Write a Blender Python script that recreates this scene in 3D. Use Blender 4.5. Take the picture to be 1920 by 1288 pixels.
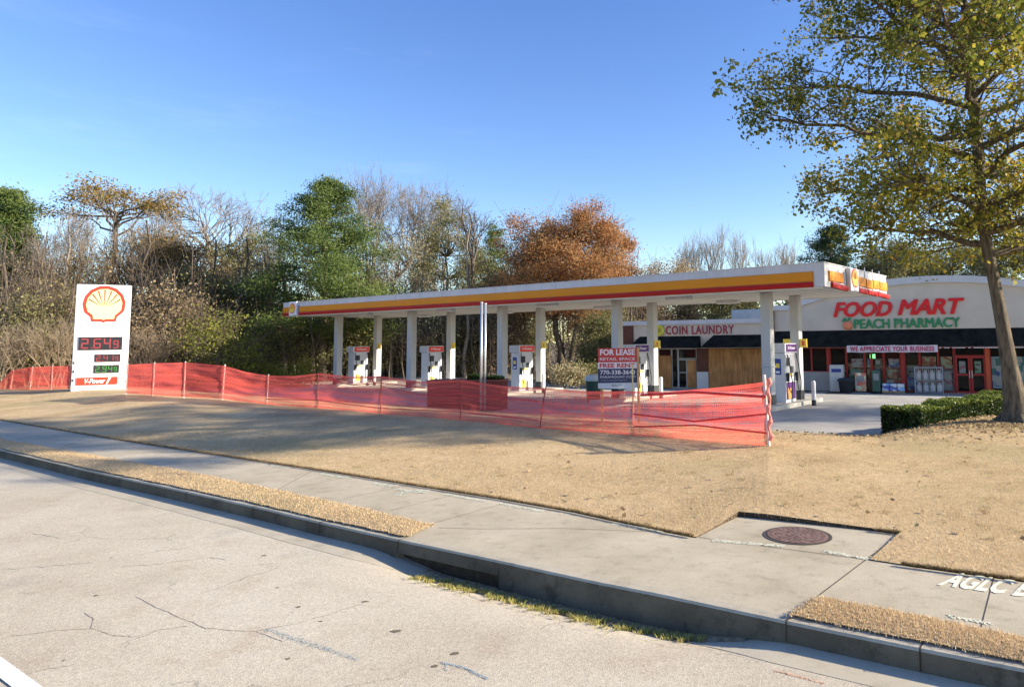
import bpy, math, random
import numpy as np
from mathutils import Vector, Matrix
S = bpy.context.scene
for o in list(bpy.data.objects): bpy.data.objects.remove(o)
col = S.collection
random.seed(7); RNG = np.random.default_rng(7)
R = math.radians
# ------------------------------------------------------------------ camera
FPX, CX, CY, PIT, ROL, H = 1334.7, 1161.4, 515.2, 0.0926, -0.0109, 2.618
cd = bpy.data.cameras.new('camera'); cam = bpy.data.objects.new('camera', cd); col.objects.link(cam)
S.camera = cam
cd.sensor_width = 36; cd.lens = 36*FPX/1920; cd.clip_start = .05; cd.clip_end = 3000
cd.shift_x = (960-CX)/1920; cd.shift_y = (CY-644)/1920
r0 = Vector((1, 0, 0)); f0 = Vector((0, math.cos(PIT), math.sin(PIT))); u0 = Vector((0, -math.sin(PIT), math.cos(PIT)))
cc, ss = math.cos(ROL), math.sin(ROL)
rr = r0*cc+u0*ss; uu = u0*cc-r0*ss
M = Matrix((rr, uu, -f0)).transposed().to_4x4(); M.translation = (0, 0, H); cam.matrix_world = M
# ------------------------------------------------------------------ sky, sun
SUN_EL, SUN_AZ = R(22), R(93)     # azimuth measured from +Y towards +X
W_ = bpy.data.worlds.new('World'); S.world = W_; W_.use_nodes = True
nt = W_.node_tree; bg = nt.nodes['Background']; sk = nt.nodes.new('ShaderNodeTexSky')
sk.sky_type = 'NISHITA'; sk.sun_disc = False; sk.sun_elevation = SUN_EL; sk.sun_rotation = SUN_AZ
sk.air_density = 1.0; sk.dust_density = .3; sk.ozone_density = 2.0; sk.altitude = 200
hsv = nt.nodes.new('ShaderNodeHueSaturation'); hsv.inputs['Saturation'].default_value = 1.22; hsv.inputs['Value'].default_value = 1.27; hsv.inputs['Hue'].default_value = .516
nt.links.new(sk.outputs[0], hsv.inputs['Color']); h2 = nt.nodes.new('ShaderNodeHueSaturation'); h2.inputs['Saturation'].default_value = .62; h2.inputs['Value'].default_value = 1.12; nt.links.new(hsv.outputs[0], h2.inputs['Color'])
tcw = nt.nodes.new('ShaderNodeTexCoord'); mpw = nt.nodes.new('ShaderNodeMapping'); mpw.inputs['Scale'].default_value = (2.2, 2.2, 13); mpw.inputs['Rotation'].default_value = (.12, 0, 0); nt.links.new(tcw.outputs['Generated'], mpw.inputs[0])
nw = nt.nodes.new('ShaderNodeTexNoise'); nw.inputs['Scale'].default_value = 1.3; nw.inputs['Detail'].default_value = 7; nw.inputs['Roughness'].default_value = .6; nt.links.new(mpw.outputs[0], nw.inputs['Vector'])
mrw = nt.nodes.new('ShaderNodeMapRange'); mrw.interpolation_type = 'SMOOTHSTEP'; mrw.inputs['From Min'].default_value = .52; mrw.inputs['From Max'].default_value = .8; mrw.inputs['To Max'].default_value = .28; nt.links.new(nw.outputs[0], mrw.inputs[0])
mxw = nt.nodes.new('ShaderNodeMix'); mxw.data_type = 'RGBA'; nt.links.new(mrw.outputs[0], mxw.inputs[0]); nt.links.new(hsv.outputs[0], mxw.inputs[6]); nt.links.new(h2.outputs[0], mxw.inputs[7])
nt.links.new(mxw.outputs[2], bg.inputs[0]); bg.inputs[1].default_value = .098
sd = bpy.data.lights.new('sun', 'SUN'); sd.energy = 5.0; sd.angle = R(.9); sd.color = (1, .885, .71)
so = bpy.data.objects.new('sun', sd); col.objects.link(so)
sv = Vector((math.sin(SUN_AZ)*math.cos(SUN_EL), math.cos(SUN_AZ)*math.cos(SUN_EL), math.sin(SUN_EL)))
so.rotation_euler = sv.to_track_quat('Z', 'Y').to_euler(); so.location = sv*60
S.view_settings.view_transform = 'Standard'; S.view_settings.look = 'None'; S.view_settings.gamma = 1
S.view_settings.exposure = 1.09
S.cycles.use_adaptive_sampling = True
S.cycles.max_bounces = 8; S.cycles.transparent_max_bounces = 24; S.cycles.caustics_reflective = False; S.cycles.caustics_refractive = False

# ------------------------------------------------------------------ photo ray helpers (used to survey the place)
def ray(px, py):
    x, y = px-CX, py-CY
    a = cc*x+ss*y; b = -ss*x+cc*y
    return (r0*a + f0*FPX - u0*b).normalized()
def at(px, py, z):
    d = ray(px, py); t = (z-H)/d.z
    return Vector((d.x*t, d.y*t, z))
def atD(px, D):
    """plan position in column px (taken at the horizon) at forward distance D"""
    d = ray(px, hor(px)); return d.x/d.y*D, D
def hor(px): return CY+(FPX*math.tan(PIT)+ss*(px-CX))/cc
def zat(px, py, D):
    d = ray(px, py); return H+d.z/d.y*D
def interp(px, pts):
    return float(np.interp(px, [p[0] for p in pts], [p[1] for p in pts]))

# ------------------------------------------------------------------ materials
MATS = {}
def nodes(name):
    m = bpy.data.materials.new(name); m.use_nodes = True
    n = m.node_tree.nodes; l = m.node_tree.links
    return m, n, l, n['Principled BSDF']
def ramp(n, stops):
    r = n.new('ShaderNodeValToRGB'); e = r.color_ramp.elements
    while len(e) < len(stops): e.new(.5)
    for i, (p, c) in enumerate(stops): e[i].position = p; e[i].color = tuple(c)+(1,)
    return r
def noise(n, l, vec, scale, det=4, rough=.6):
    t = n.new('ShaderNodeTexNoise'); t.inputs['Scale'].default_value = scale; t.inputs['Detail'].default_value = det
    t.inputs['Roughness'].default_value = rough; l.new(vec, t.inputs['Vector']); return t
def pm(name, c, var=.12, scale=6, rough=.6, bump=.0, bscale=60, metal=0, c2=None, spec=.4, stretch=None, bd=.02):
    if name in MATS: return MATS[name]
    m, n, l, b = nodes(name)
    tc = n.new('ShaderNodeTexCoord'); v = tc.outputs['Object']
    if stretch:
        mp = n.new('ShaderNodeMapping'); mp.inputs['Scale'].default_value = stretch; l.new(v, mp.inputs[0]); v = mp.outputs[0]
    t = noise(n, l, v, scale)
    lo = [x*(1-var) for x in c]; hi = [min(1, x*(1+var)) for x in (c2 or c)]
    r = ramp(n, [(.3, lo), (.7, hi)]); l.new(t.outputs[0], r.inputs[0]); l.new(r.outputs[0], b.inputs['Base Color'])
    b.inputs['Roughness'].default_value = rough; b.inputs['Metallic'].default_value = metal
    b.inputs['Specular IOR Level'].default_value = spec
    if bump:
        t2 = noise(n, l, v, bscale); bp = n.new('ShaderNodeBump'); bp.inputs['Strength'].default_value = bump
        bp.inputs['Distance'].default_value = bd; l.new(t2.outputs[0], bp.inputs['Height']); l.new(bp.outputs[0], b.inputs['Normal'])
    MATS[name] = m; return m
def mix(n, l, fac, a, b, mode='MIX'):
    x = n.new('ShaderNodeMix'); x.data_type = 'RGBA'; x.blend_type = mode
    for s, v in ((x.inputs[0], fac), (x.inputs[6], a), (x.inputs[7], b)):
        if isinstance(v, (int, float)): s.default_value = v
        elif isinstance(v, (tuple, list)): s.default_value = tuple(v)+(1,)
        else: l.new(v, s)
    return x.outputs[2]
def math_(n, l, op, a, b=None, clamp=False):
    x = n.new('ShaderNodeMath'); x.operation = op; x.use_clamp = clamp
    for s, v in ((x.inputs[0], a), (x.inputs[1], b)):
        if v is None: continue
        if isinstance(v, (int, float)): s.default_value = v
        else: l.new(v, s)
    return x.outputs[0]
def ss_(n, l, v, a, b):
    x = n.new('ShaderNodeMapRange'); x.interpolation_type = 'SMOOTHSTEP'
    x.inputs['From Min'].default_value = a; x.inputs['From Max'].default_value = b; l.new(v, x.inputs[0]); return x.outputs[0]
def road_mat():
    m, n, l, b = nodes('aged_asphalt'); tc = n.new('ShaderNodeTexCoord'); v = tc.outputs['Object']
    big = noise(n, l, v, .35, 5); base = ramp(n, [(.3, (.46, .39, .285)), (.5, (.55, .485, .365)), (.72, (.61, .55, .43))]); l.new(big.outputs[0], base.inputs[0])
    st = noise(n, l, v, 1.3, 5, .7); f = ss_(n, l, st.outputs[0], .52, .75)
    c = mix(n, l, math_(n, l, 'MULTIPLY', f, .5), base.outputs[0], (.40, .30, .20))
    oil = noise(n, l, v, .8, 3, .5); c = mix(n, l, math_(n, l, 'MULTIPLY', ss_(n, l, oil.outputs[0], .58, .72), .35), c, (.33, .29, .23))
    # aggregate speckle
    vo = n.new('ShaderNodeTexVoronoi'); vo.inputs['Scale'].default_value = 95; l.new(v, vo.inputs['Vector'])
    sp = n.new('ShaderNodeSeparateColor'); l.new(vo.outputs['Color'], sp.inputs[0])
    rs = ramp(n, [(0, (.74, .73, .71)), (.35, (.95, .94, .93)), (.8, (1.03, 1.03, 1.02)), (1, (1.17, 1.16, 1.15))]); l.new(sp.outputs[0], rs.inputs[0])
    c = mix(n, l, 1.0, c, rs.outputs[0], 'MULTIPLY')
    fn = noise(n, l, v, 28, 3); rf = ramp(n, [(.3, (.88, .88, .88)), (.7, (1.08, 1.08, 1.08))]); l.new(fn.outputs[0], rf.inputs[0])
    c = mix(n, l, 1.0, c, rf.outputs[0], 'MULTIPLY')
    # cracks
    wn = noise(n, l, v, 1.1, 6, .65); vm = n.new('ShaderNodeVectorMath'); vm.operation = 'MULTIPLY_ADD'
    l.new(wn.outputs['Color'], vm.inputs[0]); vm.inputs[1].default_value = (.9, .9, 0); l.new(v, vm.inputs[2])
    vc = n.new('ShaderNodeTexVoronoi'); vc.feature = 'DISTANCE_TO_EDGE'; vc.inputs['Scale'].default_value = .42; l.new(vm.outputs[0], vc.inputs['Vector'])
    cr = math_(n, l, 'SUBTRACT', 1, ss_(n, l, vc.outputs['Distance'], .0, .009))
    gate = noise(n, l, v, .5, 2); g = ss_(n, l, gate.outputs[0], .47, .56)
    crk = math_(n, l, 'MULTIPLY', cr, g)
    c = mix(n, l, math_(n, l, 'MULTIPLY', crk, .45), c, (.20, .17, .13))
    l.new(c, b.inputs['Base Color']); b.inputs['Roughness'].default_value = .85; b.inputs['Specular IOR Level'].default_value = .25
    bp = n.new('ShaderNodeBump'); bp.inputs['Strength'].default_value = .3; bp.inputs['Distance'].default_value = .004
    hh = math_(n, l, 'SUBTRACT', vo.outputs['Distance'], math_(n, l, 'MULTIPLY', crk, 1.5))
    l.new(hh, bp.inputs['Height']); l.new(bp.outputs[0], b.inputs['Normal']); return m
def concrete_mat(name, c1=(.41, .35, .24), c2=(.56, .485, .35), dirt=.5):
    m, n, l, b = nodes(name); tc = n.new('ShaderNodeTexCoord'); v = tc.outputs['Object']
    a = noise(n, l, v, .9, 6, .65); r = ramp(n, [(.32, c1), (.68, c2)]); l.new(a.outputs[0], r.inputs[0])
    d = noise(n, l, v, 4.5, 7, .7); f = ss_(n, l, d.outputs[0], .5, .72)
    c = mix(n, l, math_(n, l, 'MULTIPLY', f, dirt), r.outputs[0], tuple(x*.62 for x in c1))
    st_ = noise(n, l, v, 1.6, 8, .75); c = mix(n, l, math_(n, l, 'MULTIPLY', ss_(n, l, st_.outputs[0], .54, .70), dirt*.7), c, tuple(x*.60 for x in (c1[0]*1.05, c1[1]*.95, c1[2]*.85)))
    g = noise(n, l, v, 130, 2); rg = ramp(n, [(.3, (.80, .80, .80)), (.7, (1.14, 1.14, 1.14))]); l.new(g.outputs[0], rg.inputs[0])
    c = mix(n, l, 1.0, c, rg.outputs[0], 'MULTIPLY')
    l.new(c, b.inputs['Base Color']); b.inputs['Roughness'].default_value = .85; b.inputs['Specular IOR Level'].default_value = .25
    bp = n.new('ShaderNodeBump'); bp.inputs['Strength'].default_value = .35; bp.inputs['Distance'].default_value = .004
    l.new(g.outputs[0], bp.inputs['Height']); l.new(bp.outputs[0], b.inputs['Normal']); return m
def lawn_mat(name='dormant_turf', mul=1):
    m, n, l, b = nodes(name); tc = n.new('ShaderNodeTexCoord'); v = tc.outputs['Object']
    a = noise(n, l, v, .45, 6, .7)
    r = ramp(n, [(.3, (.41*mul, .30*mul, .16*mul)), (.5, (.58*mul, .43*mul, .24*mul)), (.7, (.68*mul, .52*mul, .31*mul))]); l.new(a.outputs[0], r.inputs[0])
    g = noise(n, l, v, 9, 6, .75); rg = ramp(n, [(.3, (.72, .70, .64)), (.5, (.97, .97, .97)), (.75, (1.10, 1.09, 1.07))]); l.new(g.outputs[0], rg.inputs[0])
    c = mix(n, l, 1.0, r.outputs[0], rg.outputs[0], 'MULTIPLY')
    gr = noise(n, l, v, .22, 3); gg = ss_(n, l, gr.outputs[0], .5, .7)
    c = mix(n, l, math_(n, l, 'MULTIPLY', gg, .5), c, (.30*mul, .27*mul, .12*mul))
    bp_ = noise(n, l, v, 1.7, 5, .7); c = mix(n, l, math_(n, l, 'MULTIPLY', ss_(n, l, bp_.outputs[0], .6, .72), .5), c, (.33*mul, .22*mul, .13*mul))
    l.new(c, b.inputs['Base Color']); b.inputs['Roughness'].default_value = .95; b.inputs['Specular IOR Level'].default_value = .1
    h = noise(n, l, v, 45, 5, .8); bp = n.new('ShaderNodeBump'); bp.inputs['Strength'].default_value = 1; bp.inputs['Distance'].default_value = .04
    l.new(h.outputs[0], bp.inputs['Height']); bp.inputs['Strength'].default_value = .7; l.new(bp.outputs[0], b.inputs['Normal']); return m
def leaf_mat(name, cols, trans=.35, rough=.6):
    """colour by the per-leaf random value stored in attribute 'tint'"""
    m, n, l, b = nodes(name)
    at_ = n.new('ShaderNodeAttribute'); at_.attribute_name = 'tint'
    k = len(cols); r = ramp(n, [(i/(k-1), c) for i, c in enumerate(cols)]); l.new(at_.outputs['Fac'], r.inputs[0])
    l.new(r.outputs[0], b.inputs['Base Color']); b.inputs['Roughness'].default_value = rough; b.inputs['Specular IOR Level'].default_value = .25
    tr = n.new('ShaderNodeBsdfTranslucent'); l.new(r.outputs[0], tr.inputs[0]); mx = n.new('ShaderNodeMixShader'); mx.inputs[0].default_value = trans
    l.new(b.outputs[0], mx.inputs[1]); l.new(tr.outputs[0], mx.inputs[2]); l.new(mx.outputs[0], n['Material Output'].inputs[0]); return m
def brick_mat(name, c1, c2, mortar, s=1):
    m, n, l, b = nodes(name); tc = n.new('ShaderNodeTexCoord'); mp = n.new('ShaderNodeMapping'); mp.inputs['Rotation'].default_value = (R(90), 0, 0)
    l.new(tc.outputs['Object'], mp.inputs[0]); br = n.new('ShaderNodeTexBrick'); l.new(mp.outputs[0], br.inputs['Vector'])
    br.inputs['Color1'].default_value = c1+(1,); br.inputs['Color2'].default_value = c2+(1,); br.inputs['Mortar'].default_value = mortar+(1,)
    br.inputs['Scale'].default_value = s; br.inputs['Brick Width'].default_value = .22; br.inputs['Row Height'].default_value = .075; br.inputs['Mortar Size'].default_value = .008
    l.new(br.outputs[0], b.inputs['Base Color']); b.inputs['Roughness'].default_value = .85; return m
def ply_mat():
    m, n, l, b = nodes('plywood'); tc = n.new('ShaderNodeTexCoord'); mp = n.new('ShaderNodeMapping'); mp.inputs['Scale'].default_value = (1, 1, .12)
    l.new(tc.outputs['Object'], mp.inputs[0]); a = noise(n, l, mp.outputs[0], 9, 6, .7)
    r = ramp(n, [(.3, (.29, .12, .035)), (.5, (.47, .22, .07)), (.7, (.57, .30, .115))]); l.new(a.outputs[0], r.inputs[0])
    b2 = noise(n, l, tc.outputs['Object'], 1.2, 3); rg = ramp(n, [(.35, (.75, .72, .68)), (.65, (1.1, 1.1, 1.1))]); l.new(b2.outputs[0], rg.inputs[0])
    l.new(mix(n, l, 1.0, r.outputs[0], rg.outputs[0], 'MULTIPLY'), b.inputs['Base Color']); b.inputs['Roughness'].default_value = .75; return m
def glass_mat():
    m, n, l, b = nodes('shop_glass')
    b.inputs['Base Color'].default_value = (.015, .018, .02, 1); b.inputs['Roughness'].default_value = .04; b.inputs['Specular IOR Level'].default_value = .6
    tr = n.new('ShaderNodeBsdfTransparent'); tr.inputs[0].default_value = (.93, .94, .93, 1); mx = n.new('ShaderNodeMixShader'); mx.inputs[0].default_value = .2
    l.new(tr.outputs[0], mx.inputs[1]); l.new(b.outputs[0], mx.inputs[2]); l.new(mx.outputs[0], n['Material Output'].inputs[0]); return m
def poster_mat(name, cols, scale=(9, 9, 9), rnd=0):
    m, n, l, b = nodes(name); tc = n.new('ShaderNodeTexCoord'); mp = n.new('ShaderNodeMapping'); mp.inputs['Scale'].default_value = scale; mp.inputs['Location'].default_value = (rnd, rnd*.7, rnd*.3)
    l.new(tc.outputs['Object'], mp.inputs[0]); vo = n.new('ShaderNodeTexVoronoi'); vo.distance = 'CHEBYCHEV'; vo.inputs['Scale'].default_value = 1; l.new(mp.outputs[0], vo.inputs['Vector'])
    sp = n.new('ShaderNodeSeparateColor'); l.new(vo.outputs['Color'], sp.inputs[0]); k = len(cols)
    r = ramp(n, [(i/k, tuple(min(.9, q*1.9+.05) for q in c)) for i, c in enumerate(cols)]); r.color_ramp.interpolation = 'CONSTANT'
    l.new(sp.outputs[0], r.inputs[0]); l.new(r.outputs[0], b.inputs['Base Color']); b.inputs['Roughness'].default_value = .5; return m
def net_mat():
    m, n, l, b = nodes('orange_safety_netting')
    uv = n.new('ShaderNodeUVMap'); v = uv.outputs[0]
    mp = n.new('ShaderNodeMapping'); mp.inputs['Scale'].default_value = (.3, 11, 1); l.new(v, mp.inputs[0])
    a = noise(n, l, mp.outputs[0], 1.0, 5, .65)
    mp2 = n.new('ShaderNodeMapping'); mp2.inputs['Scale'].default_value = (.12, 1.6, 1); l.new(v, mp2.inputs[0]); a2 = noise(n, l, mp2.outputs[0], 1.0, 3)
    att = n.new('ShaderNodeAttribute'); att.attribute_name = 'dens'
    cov = math_(n, l, 'ADD', math_(n, l, 'MULTIPLY', ss_(n, l, a.outputs[0], .40, .60), .68), math_(n, l, 'MULTIPLY', ss_(n, l, a2.outputs[0], .35, .7), .25))
    cov = math_(n, l, 'ADD', cov, att.outputs['Fac'], True)
    sx = n.new('ShaderNodeSeparateXYZ'); l.new(v, sx.inputs[0])
    bd = math_(n, l, 'SINE', math_(n, l, 'MULTIPLY', sx.outputs[1], 31.4)); cov = math_(n, l, 'ADD', math_(n, l, 'MULTIPLY', cov, .85), math_(n, l, 'MULTIPLY', ss_(n, l, bd, .75, .95), .45), True)
    h1 = ss_(n, l, sx.outputs[1], .93, .96); h0 = math_(n, l, 'SUBTRACT', 1, ss_(n, l, sx.outputs[1], .02, .05))
    cov = math_(n, l, 'MINIMUM', math_(n, l, 'MAXIMUM', cov, math_(n, l, 'MULTIPLY', math_(n, l, 'MAXIMUM', h0, h1), .85)), .93)
    mg = n.new('ShaderNodeMapping'); mg.inputs['Scale'].default_value = (22, 26, 1); l.new(v, mg.inputs[0]); vg = n.new('ShaderNodeTexVoronoi'); vg.feature = 'DISTANCE_TO_EDGE'; vg.inputs['Scale'].default_value = 1; vg.inputs['Randomness'].default_value = .25; l.new(mg.outputs[0], vg.inputs['Vector'])
    grid = math_(n, l, 'SUBTRACT', 1, ss_(n, l, vg.outputs['Distance'], .10, .16))
    cov = math_(n, l, 'SUBTRACT', 1, math_(n, l, 'MULTIPLY', math_(n, l, 'SUBTRACT', 1, math_(n, l, 'MULTIPLY', cov, .80)), math_(n, l, 'SUBTRACT', 1, math_(n, l, 'MULTIPLY', grid, .8))))
    b.inputs['Base Color'].default_value = (.80, .10, .085, 1); b.inputs['Roughness'].default_value = .6
    tl = n.new('ShaderNodeBsdfTranslucent'); tl.inputs[0].default_value = (.96, .165, .135, 1)
    m1 = n.new('ShaderNodeMixShader'); m1.inputs[0].default_value = .5; l.new(b.outputs[0], m1.inputs[1]); l.new(tl.outputs[0], m1.inputs[2])
    tr = n.new('ShaderNodeBsdfTransparent'); m2 = n.new('ShaderNodeMixShader'); l.new(cov, m2.inputs[0]); l.new(tr.outputs[0], m2.inputs[1]); l.new(m1.outputs[0], m2.inputs[2])
    l.new(m2.outputs[0], n['Material Output'].inputs[0]); return m
def emis_mat(name, c, s):
    m, n, l, b = nodes(name); b.inputs['Base Color'].default_value = tuple(x*.5 for x in c)+(1,); b.inputs['Emission Color'].default_value = c+(1,); b.inputs['Emission Strength'].default_value = s; return m
WHITE = pm('white_painted_metal', (.60, .60, .62), .09, 1.6, .5, stretch=(1, 1, .2))
SIGNWHITE = pm('sign_white', (.86, .86, .87), .02, 2, .35)
CEIL = pm('canopy_ceiling', (.70, .68, .62), .06, 1, .6)
YEL = pm('canopy_yellow', (.74, .27, .012), .06, .5, .5, spec=.2)
YELB = pm('logo_yellow', (.93, .68, .08), .03, 2, .4)
LOGOY = pm('logo_cream_yellow', (.98, .86, .42), .03, 2, .4)
RED = pm('canopy_red', (.46, .012, .008), .08, .5, .5, spec=.2)
LOGOR = pm('logo_red', (.78, .06, .03), .04, 2, .4)
BLACK = pm('black_plastic', (.02, .02, .024), .2, 4, .45)
CHAR = pm('charcoal_paint', (.035, .04, .045), .2, 4, .6)
GREY = pm('grey_metal', (.38, .39, .42), .1, 3, .4)
STEEL = pm('galvanised_steel', (.55, .56, .58), .1, 6, .35, metal=.6)
POLEW = pm('pale_pole_paint', (.72, .72, .70), .06, 5, .35)
STUCCO = pm('greige_stucco', (.65, .57, .46), .07, .8, .9, .2, 90)
CORN = pm('cornice_paint', (.60, .60, .60), .05, 1.5, .7)
DADO = pm('grey_dado_wall', (.38, .37, .36), .08, 2, .8)
AWN = pm('navy_awning_fabric', (.012, .012, .011), .35, 2, .9, c2=(.020, .020, .019), spec=.08)
BRICK = brick_mat('brown_brick', (.11, .035, .02), (.15, .05, .028), (.10, .06, .045))
PBRICK = brick_mat('planter_brick', (.17, .03, .02), (.22, .04, .028), (.14, .06, .045))
PLY = ply_mat(); GLASS = glass_mat()
TRIMR = pm('red_frame_paint', (.42, .03, .025), .12, 3, .5)
ALU = pm('aluminium_frame', (.45, .45, .44), .06, 3, .4)
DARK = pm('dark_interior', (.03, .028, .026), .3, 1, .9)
PURP = pm('purple_panel', (.09, .015, .16), .1, 3, .4)
BLUE = pm('blue_poster', (.03, .06, .30), .2, 6, .4)
WOODP = pm('pine_post', (.50, .31, .14), .2, 8, .7, stretch=(1, 1, .2))
ROAD = road_mat(); CONC = concrete_mat('sidewalk_concrete'); KERB = concrete_mat('kerb_concrete', (.36, .32, .235), (.50, .445, .34), .5)
LOTC = concrete_mat('forecourt_concrete', (.34, .325, .29), (.46, .44, .395), .35)
GUT = concrete_mat('gutter_concrete', (.42, .37, .27), (.54, .48, .36), .35)
LAWN = lawn_mat()
SOIL_SHADE = pm('soil_and_edge_shade', (.06, .04, .025), .4, 8, .95)  # soil and joints, also the painted shade line along the lawn edge
GROUND = pm('woodland_floor', (.10, .075, .045), .4, .6, .95, .8, 6, c2=(.17, .12, .07))
NET = net_mat()
PAINTW = pm('pale_marking_paint', (.80, .79, .60), .12, 30, .7)
def wear(m, thr):
    n = m.node_tree.nodes; l = m.node_tree.links; tc = n.new('ShaderNodeTexCoord'); t = noise(n, l, tc.outputs['Object'], 38, 4, .7); tr = n.new('ShaderNodeBsdfTransparent'); mx = n.new('ShaderNodeMixShader')
    l.new(ss_(n, l, t.outputs[0], thr-.06, thr+.04), mx.inputs[0]); l.new(n['Principled BSDF'].outputs[0], mx.inputs[1]); l.new(tr.outputs[0], mx.inputs[2]); l.new(mx.outputs[0], n['Material Output'].inputs[0])
wear(PAINTW, .63)
PAINTL = pm('white_lane_paint', (.85, .85, .85), .08, 14, .6)
PAINTB = pm('faded_blue_paint', (.36, .43, .44), .12, 40, .8)
PAINTO = pm('faded_orange_paint', (.72, .42, .26), .2, 20, .8)
BARK = pm('grey_brown_bark', (.085, .065, .045), .35, 5, .9, .9, 22, c2=(.19, .15, .10), stretch=(3, 3, .6), bd=.07)
BARKD = pm('dark_bark', (.09, .07, .05), .35, 3, .9, c2=(.15, .115, .085))
BARKP = pm('pale_bark', (.24, .195, .14), .25, 2, .9, c2=(.34, .28, .21))
TWIGG = pm('grey_twigs', (.22, .185, .15), .2, 1, .9, c2=(.30, .25, .20))

# ------------------------------------------------------------------ object helpers
def tag(o, label=None, cat=None, group=None, kind=None):
    if label: o['label'] = label
    if cat: o['category'] = cat
    if group: o['group'] = group
    if kind: o['kind'] = kind
    return o
def empty(name, loc=(0, 0, 0), rz=0, label=None, cat=None, group=None):
    o = bpy.data.objects.new(name, None); col.objects.link(o); o.location = loc; o.rotation_euler = (0, 0, rz); o.empty_display_size = .2
    return tag(o, label, cat, group)
def meshobj(name, me, mat, parent=None):
    o = bpy.data.objects.new(name, me); col.objects.link(o)
    for m in (mat if isinstance(mat, (list, tuple)) else [mat]): me.materials.append(m)
    if parent: o.parent = parent
    return o
class MB:
    def __init__(s): s.v = []; s.f = []; s.mi = []
    def add(s, vs, fs, mi=0):
        k = len(s.v); s.v += [tuple(v) for v in vs]; s.f += [tuple(i+k for i in f) for f in fs]; s.mi += [mi]*len(fs); return s
    def box(s, x0, x1, y0, y1, z0, z1, mi=0):
        return s.add([(x0, y0, z0), (x1, y0, z0), (x1, y1, z0), (x0, y1, z0), (x0, y0, z1), (x1, y0, z1), (x1, y1, z1), (x0, y1, z1)],
                     [(0, 3, 2, 1), (4, 5, 6, 7), (0, 1, 5, 4), (1, 2, 6, 5), (2, 3, 7, 6), (3, 0, 4, 7)], mi)
    def cyl(s, x, y, z0, z1, r0, r1=None, n=16, mi=0):
        r1 = r0 if r1 is None else r1
        a = [2*math.pi*i/n for i in range(n)]
        vs = [(x+r0*math.cos(t), y+r0*math.sin(t), z0) for t in a]+[(x+r1*math.cos(t), y+r1*math.sin(t), z1) for t in a]
        fs = [(i, (i+1) % n, n+(i+1) % n, n+i) for i in range(n)]+[tuple(range(n-1, -1, -1)), tuple(range(n, 2*n))]
        return s.add(vs, fs, mi)
    def lathe(s, x, y, prof, n=20, mi=0):
        vs = []; fs = []
        for r, z in prof: vs += [(x+r*math.cos(2*math.pi*i/n), y+r*math.sin(2*math.pi*i/n), z) for i in range(n)]
        for k in range(len(prof)-1):
            fs += [(k*n+i, k*n+(i+1) % n, (k+1)*n+(i+1) % n, (k+1)*n+i) for i in range(n)]
        fs += [tuple(range(n-1, -1, -1)), tuple(range((len(prof)-1)*n, len(prof)*n))]
        return s.add(vs, fs, mi)
    def tube(s, pts, r, n=6, mi=0):
        pts = [Vector(p) for p in pts]; rs = r if isinstance(r, (list, tuple)) else [r]*len(pts); k = len(s.v); vs = []; fs = []
        for i, p in enumerate(pts):
            d = (pts[min(i+1, len(pts)-1)]-pts[max(i-1, 0)]).normalized()
            a = d.cross(Vector((0, 0, 1)) if abs(d.z) < .9 else Vector((1, 0, 0))).normalized(); b = d.cross(a)
            vs += [p+(a*math.cos(2*math.pi*j/n)+b*math.sin(2*math.pi*j/n))*rs[i] for j in range(n)]
        for i in range(len(pts)-1): fs += [(i*n+j, i*n+(j+1) % n, (i+1)*n+(j+1) % n, (i+1)*n+j) for j in range(n)]
        fs += [tuple(range(n-1, -1, -1)), tuple(range((len(pts)-1)*n, len(pts)*n))]
        return s.add(vs, fs, mi)
    def prism_y(s, poly, y0, y1, mi=0):
        """poly in xz, extruded along y"""
        n = len(poly); vs = [(x, y0, z) for x, z in poly]+[(x, y1, z) for x, z in poly]
        fs = [tuple(range(n)), tuple(range(2*n-1, n-1, -1))]+[(i, n+i, n+(i+1) % n, (i+1) % n) for i in range(n)]
        return s.add(vs, fs, mi)
    def prism_x(s, poly, x0, x1, mi=0):
        n = len(poly); vs = [(x0, y, z) for y, z in poly]+[(x1, y, z) for y, z in poly]
        fs = [tuple(range(n)), tuple(range(2*n-1, n-1, -1))]+[(i, n+i, n+(i+1) % n, (i+1) % n) for i in range(n)]
        return s.add(vs, fs, mi)
    def build(s, name, mat, parent=None, smooth=False, bevel=0):
        me = bpy.data.meshes.new(name); me.from_pydata(s.v, [], s.f); me.update()
        import bmesh
        bm = bmesh.new(); bm.from_mesh(me); bmesh.ops.recalc_face_normals(bm, faces=bm.faces); bm.to_mesh(me); bm.free()
        o = meshobj(name, me, mat, parent)
        if any(s.mi): me.polygons.foreach_set('material_index', s.mi)
        if smooth: me.shade_smooth() if hasattr(me, 'shade_smooth') else None
        if bevel:
            b = o.modifiers.new('bevel', 'BEVEL'); b.width = bevel; b.segments = 2; b.limit_method = 'ANGLE'
        return o
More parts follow.
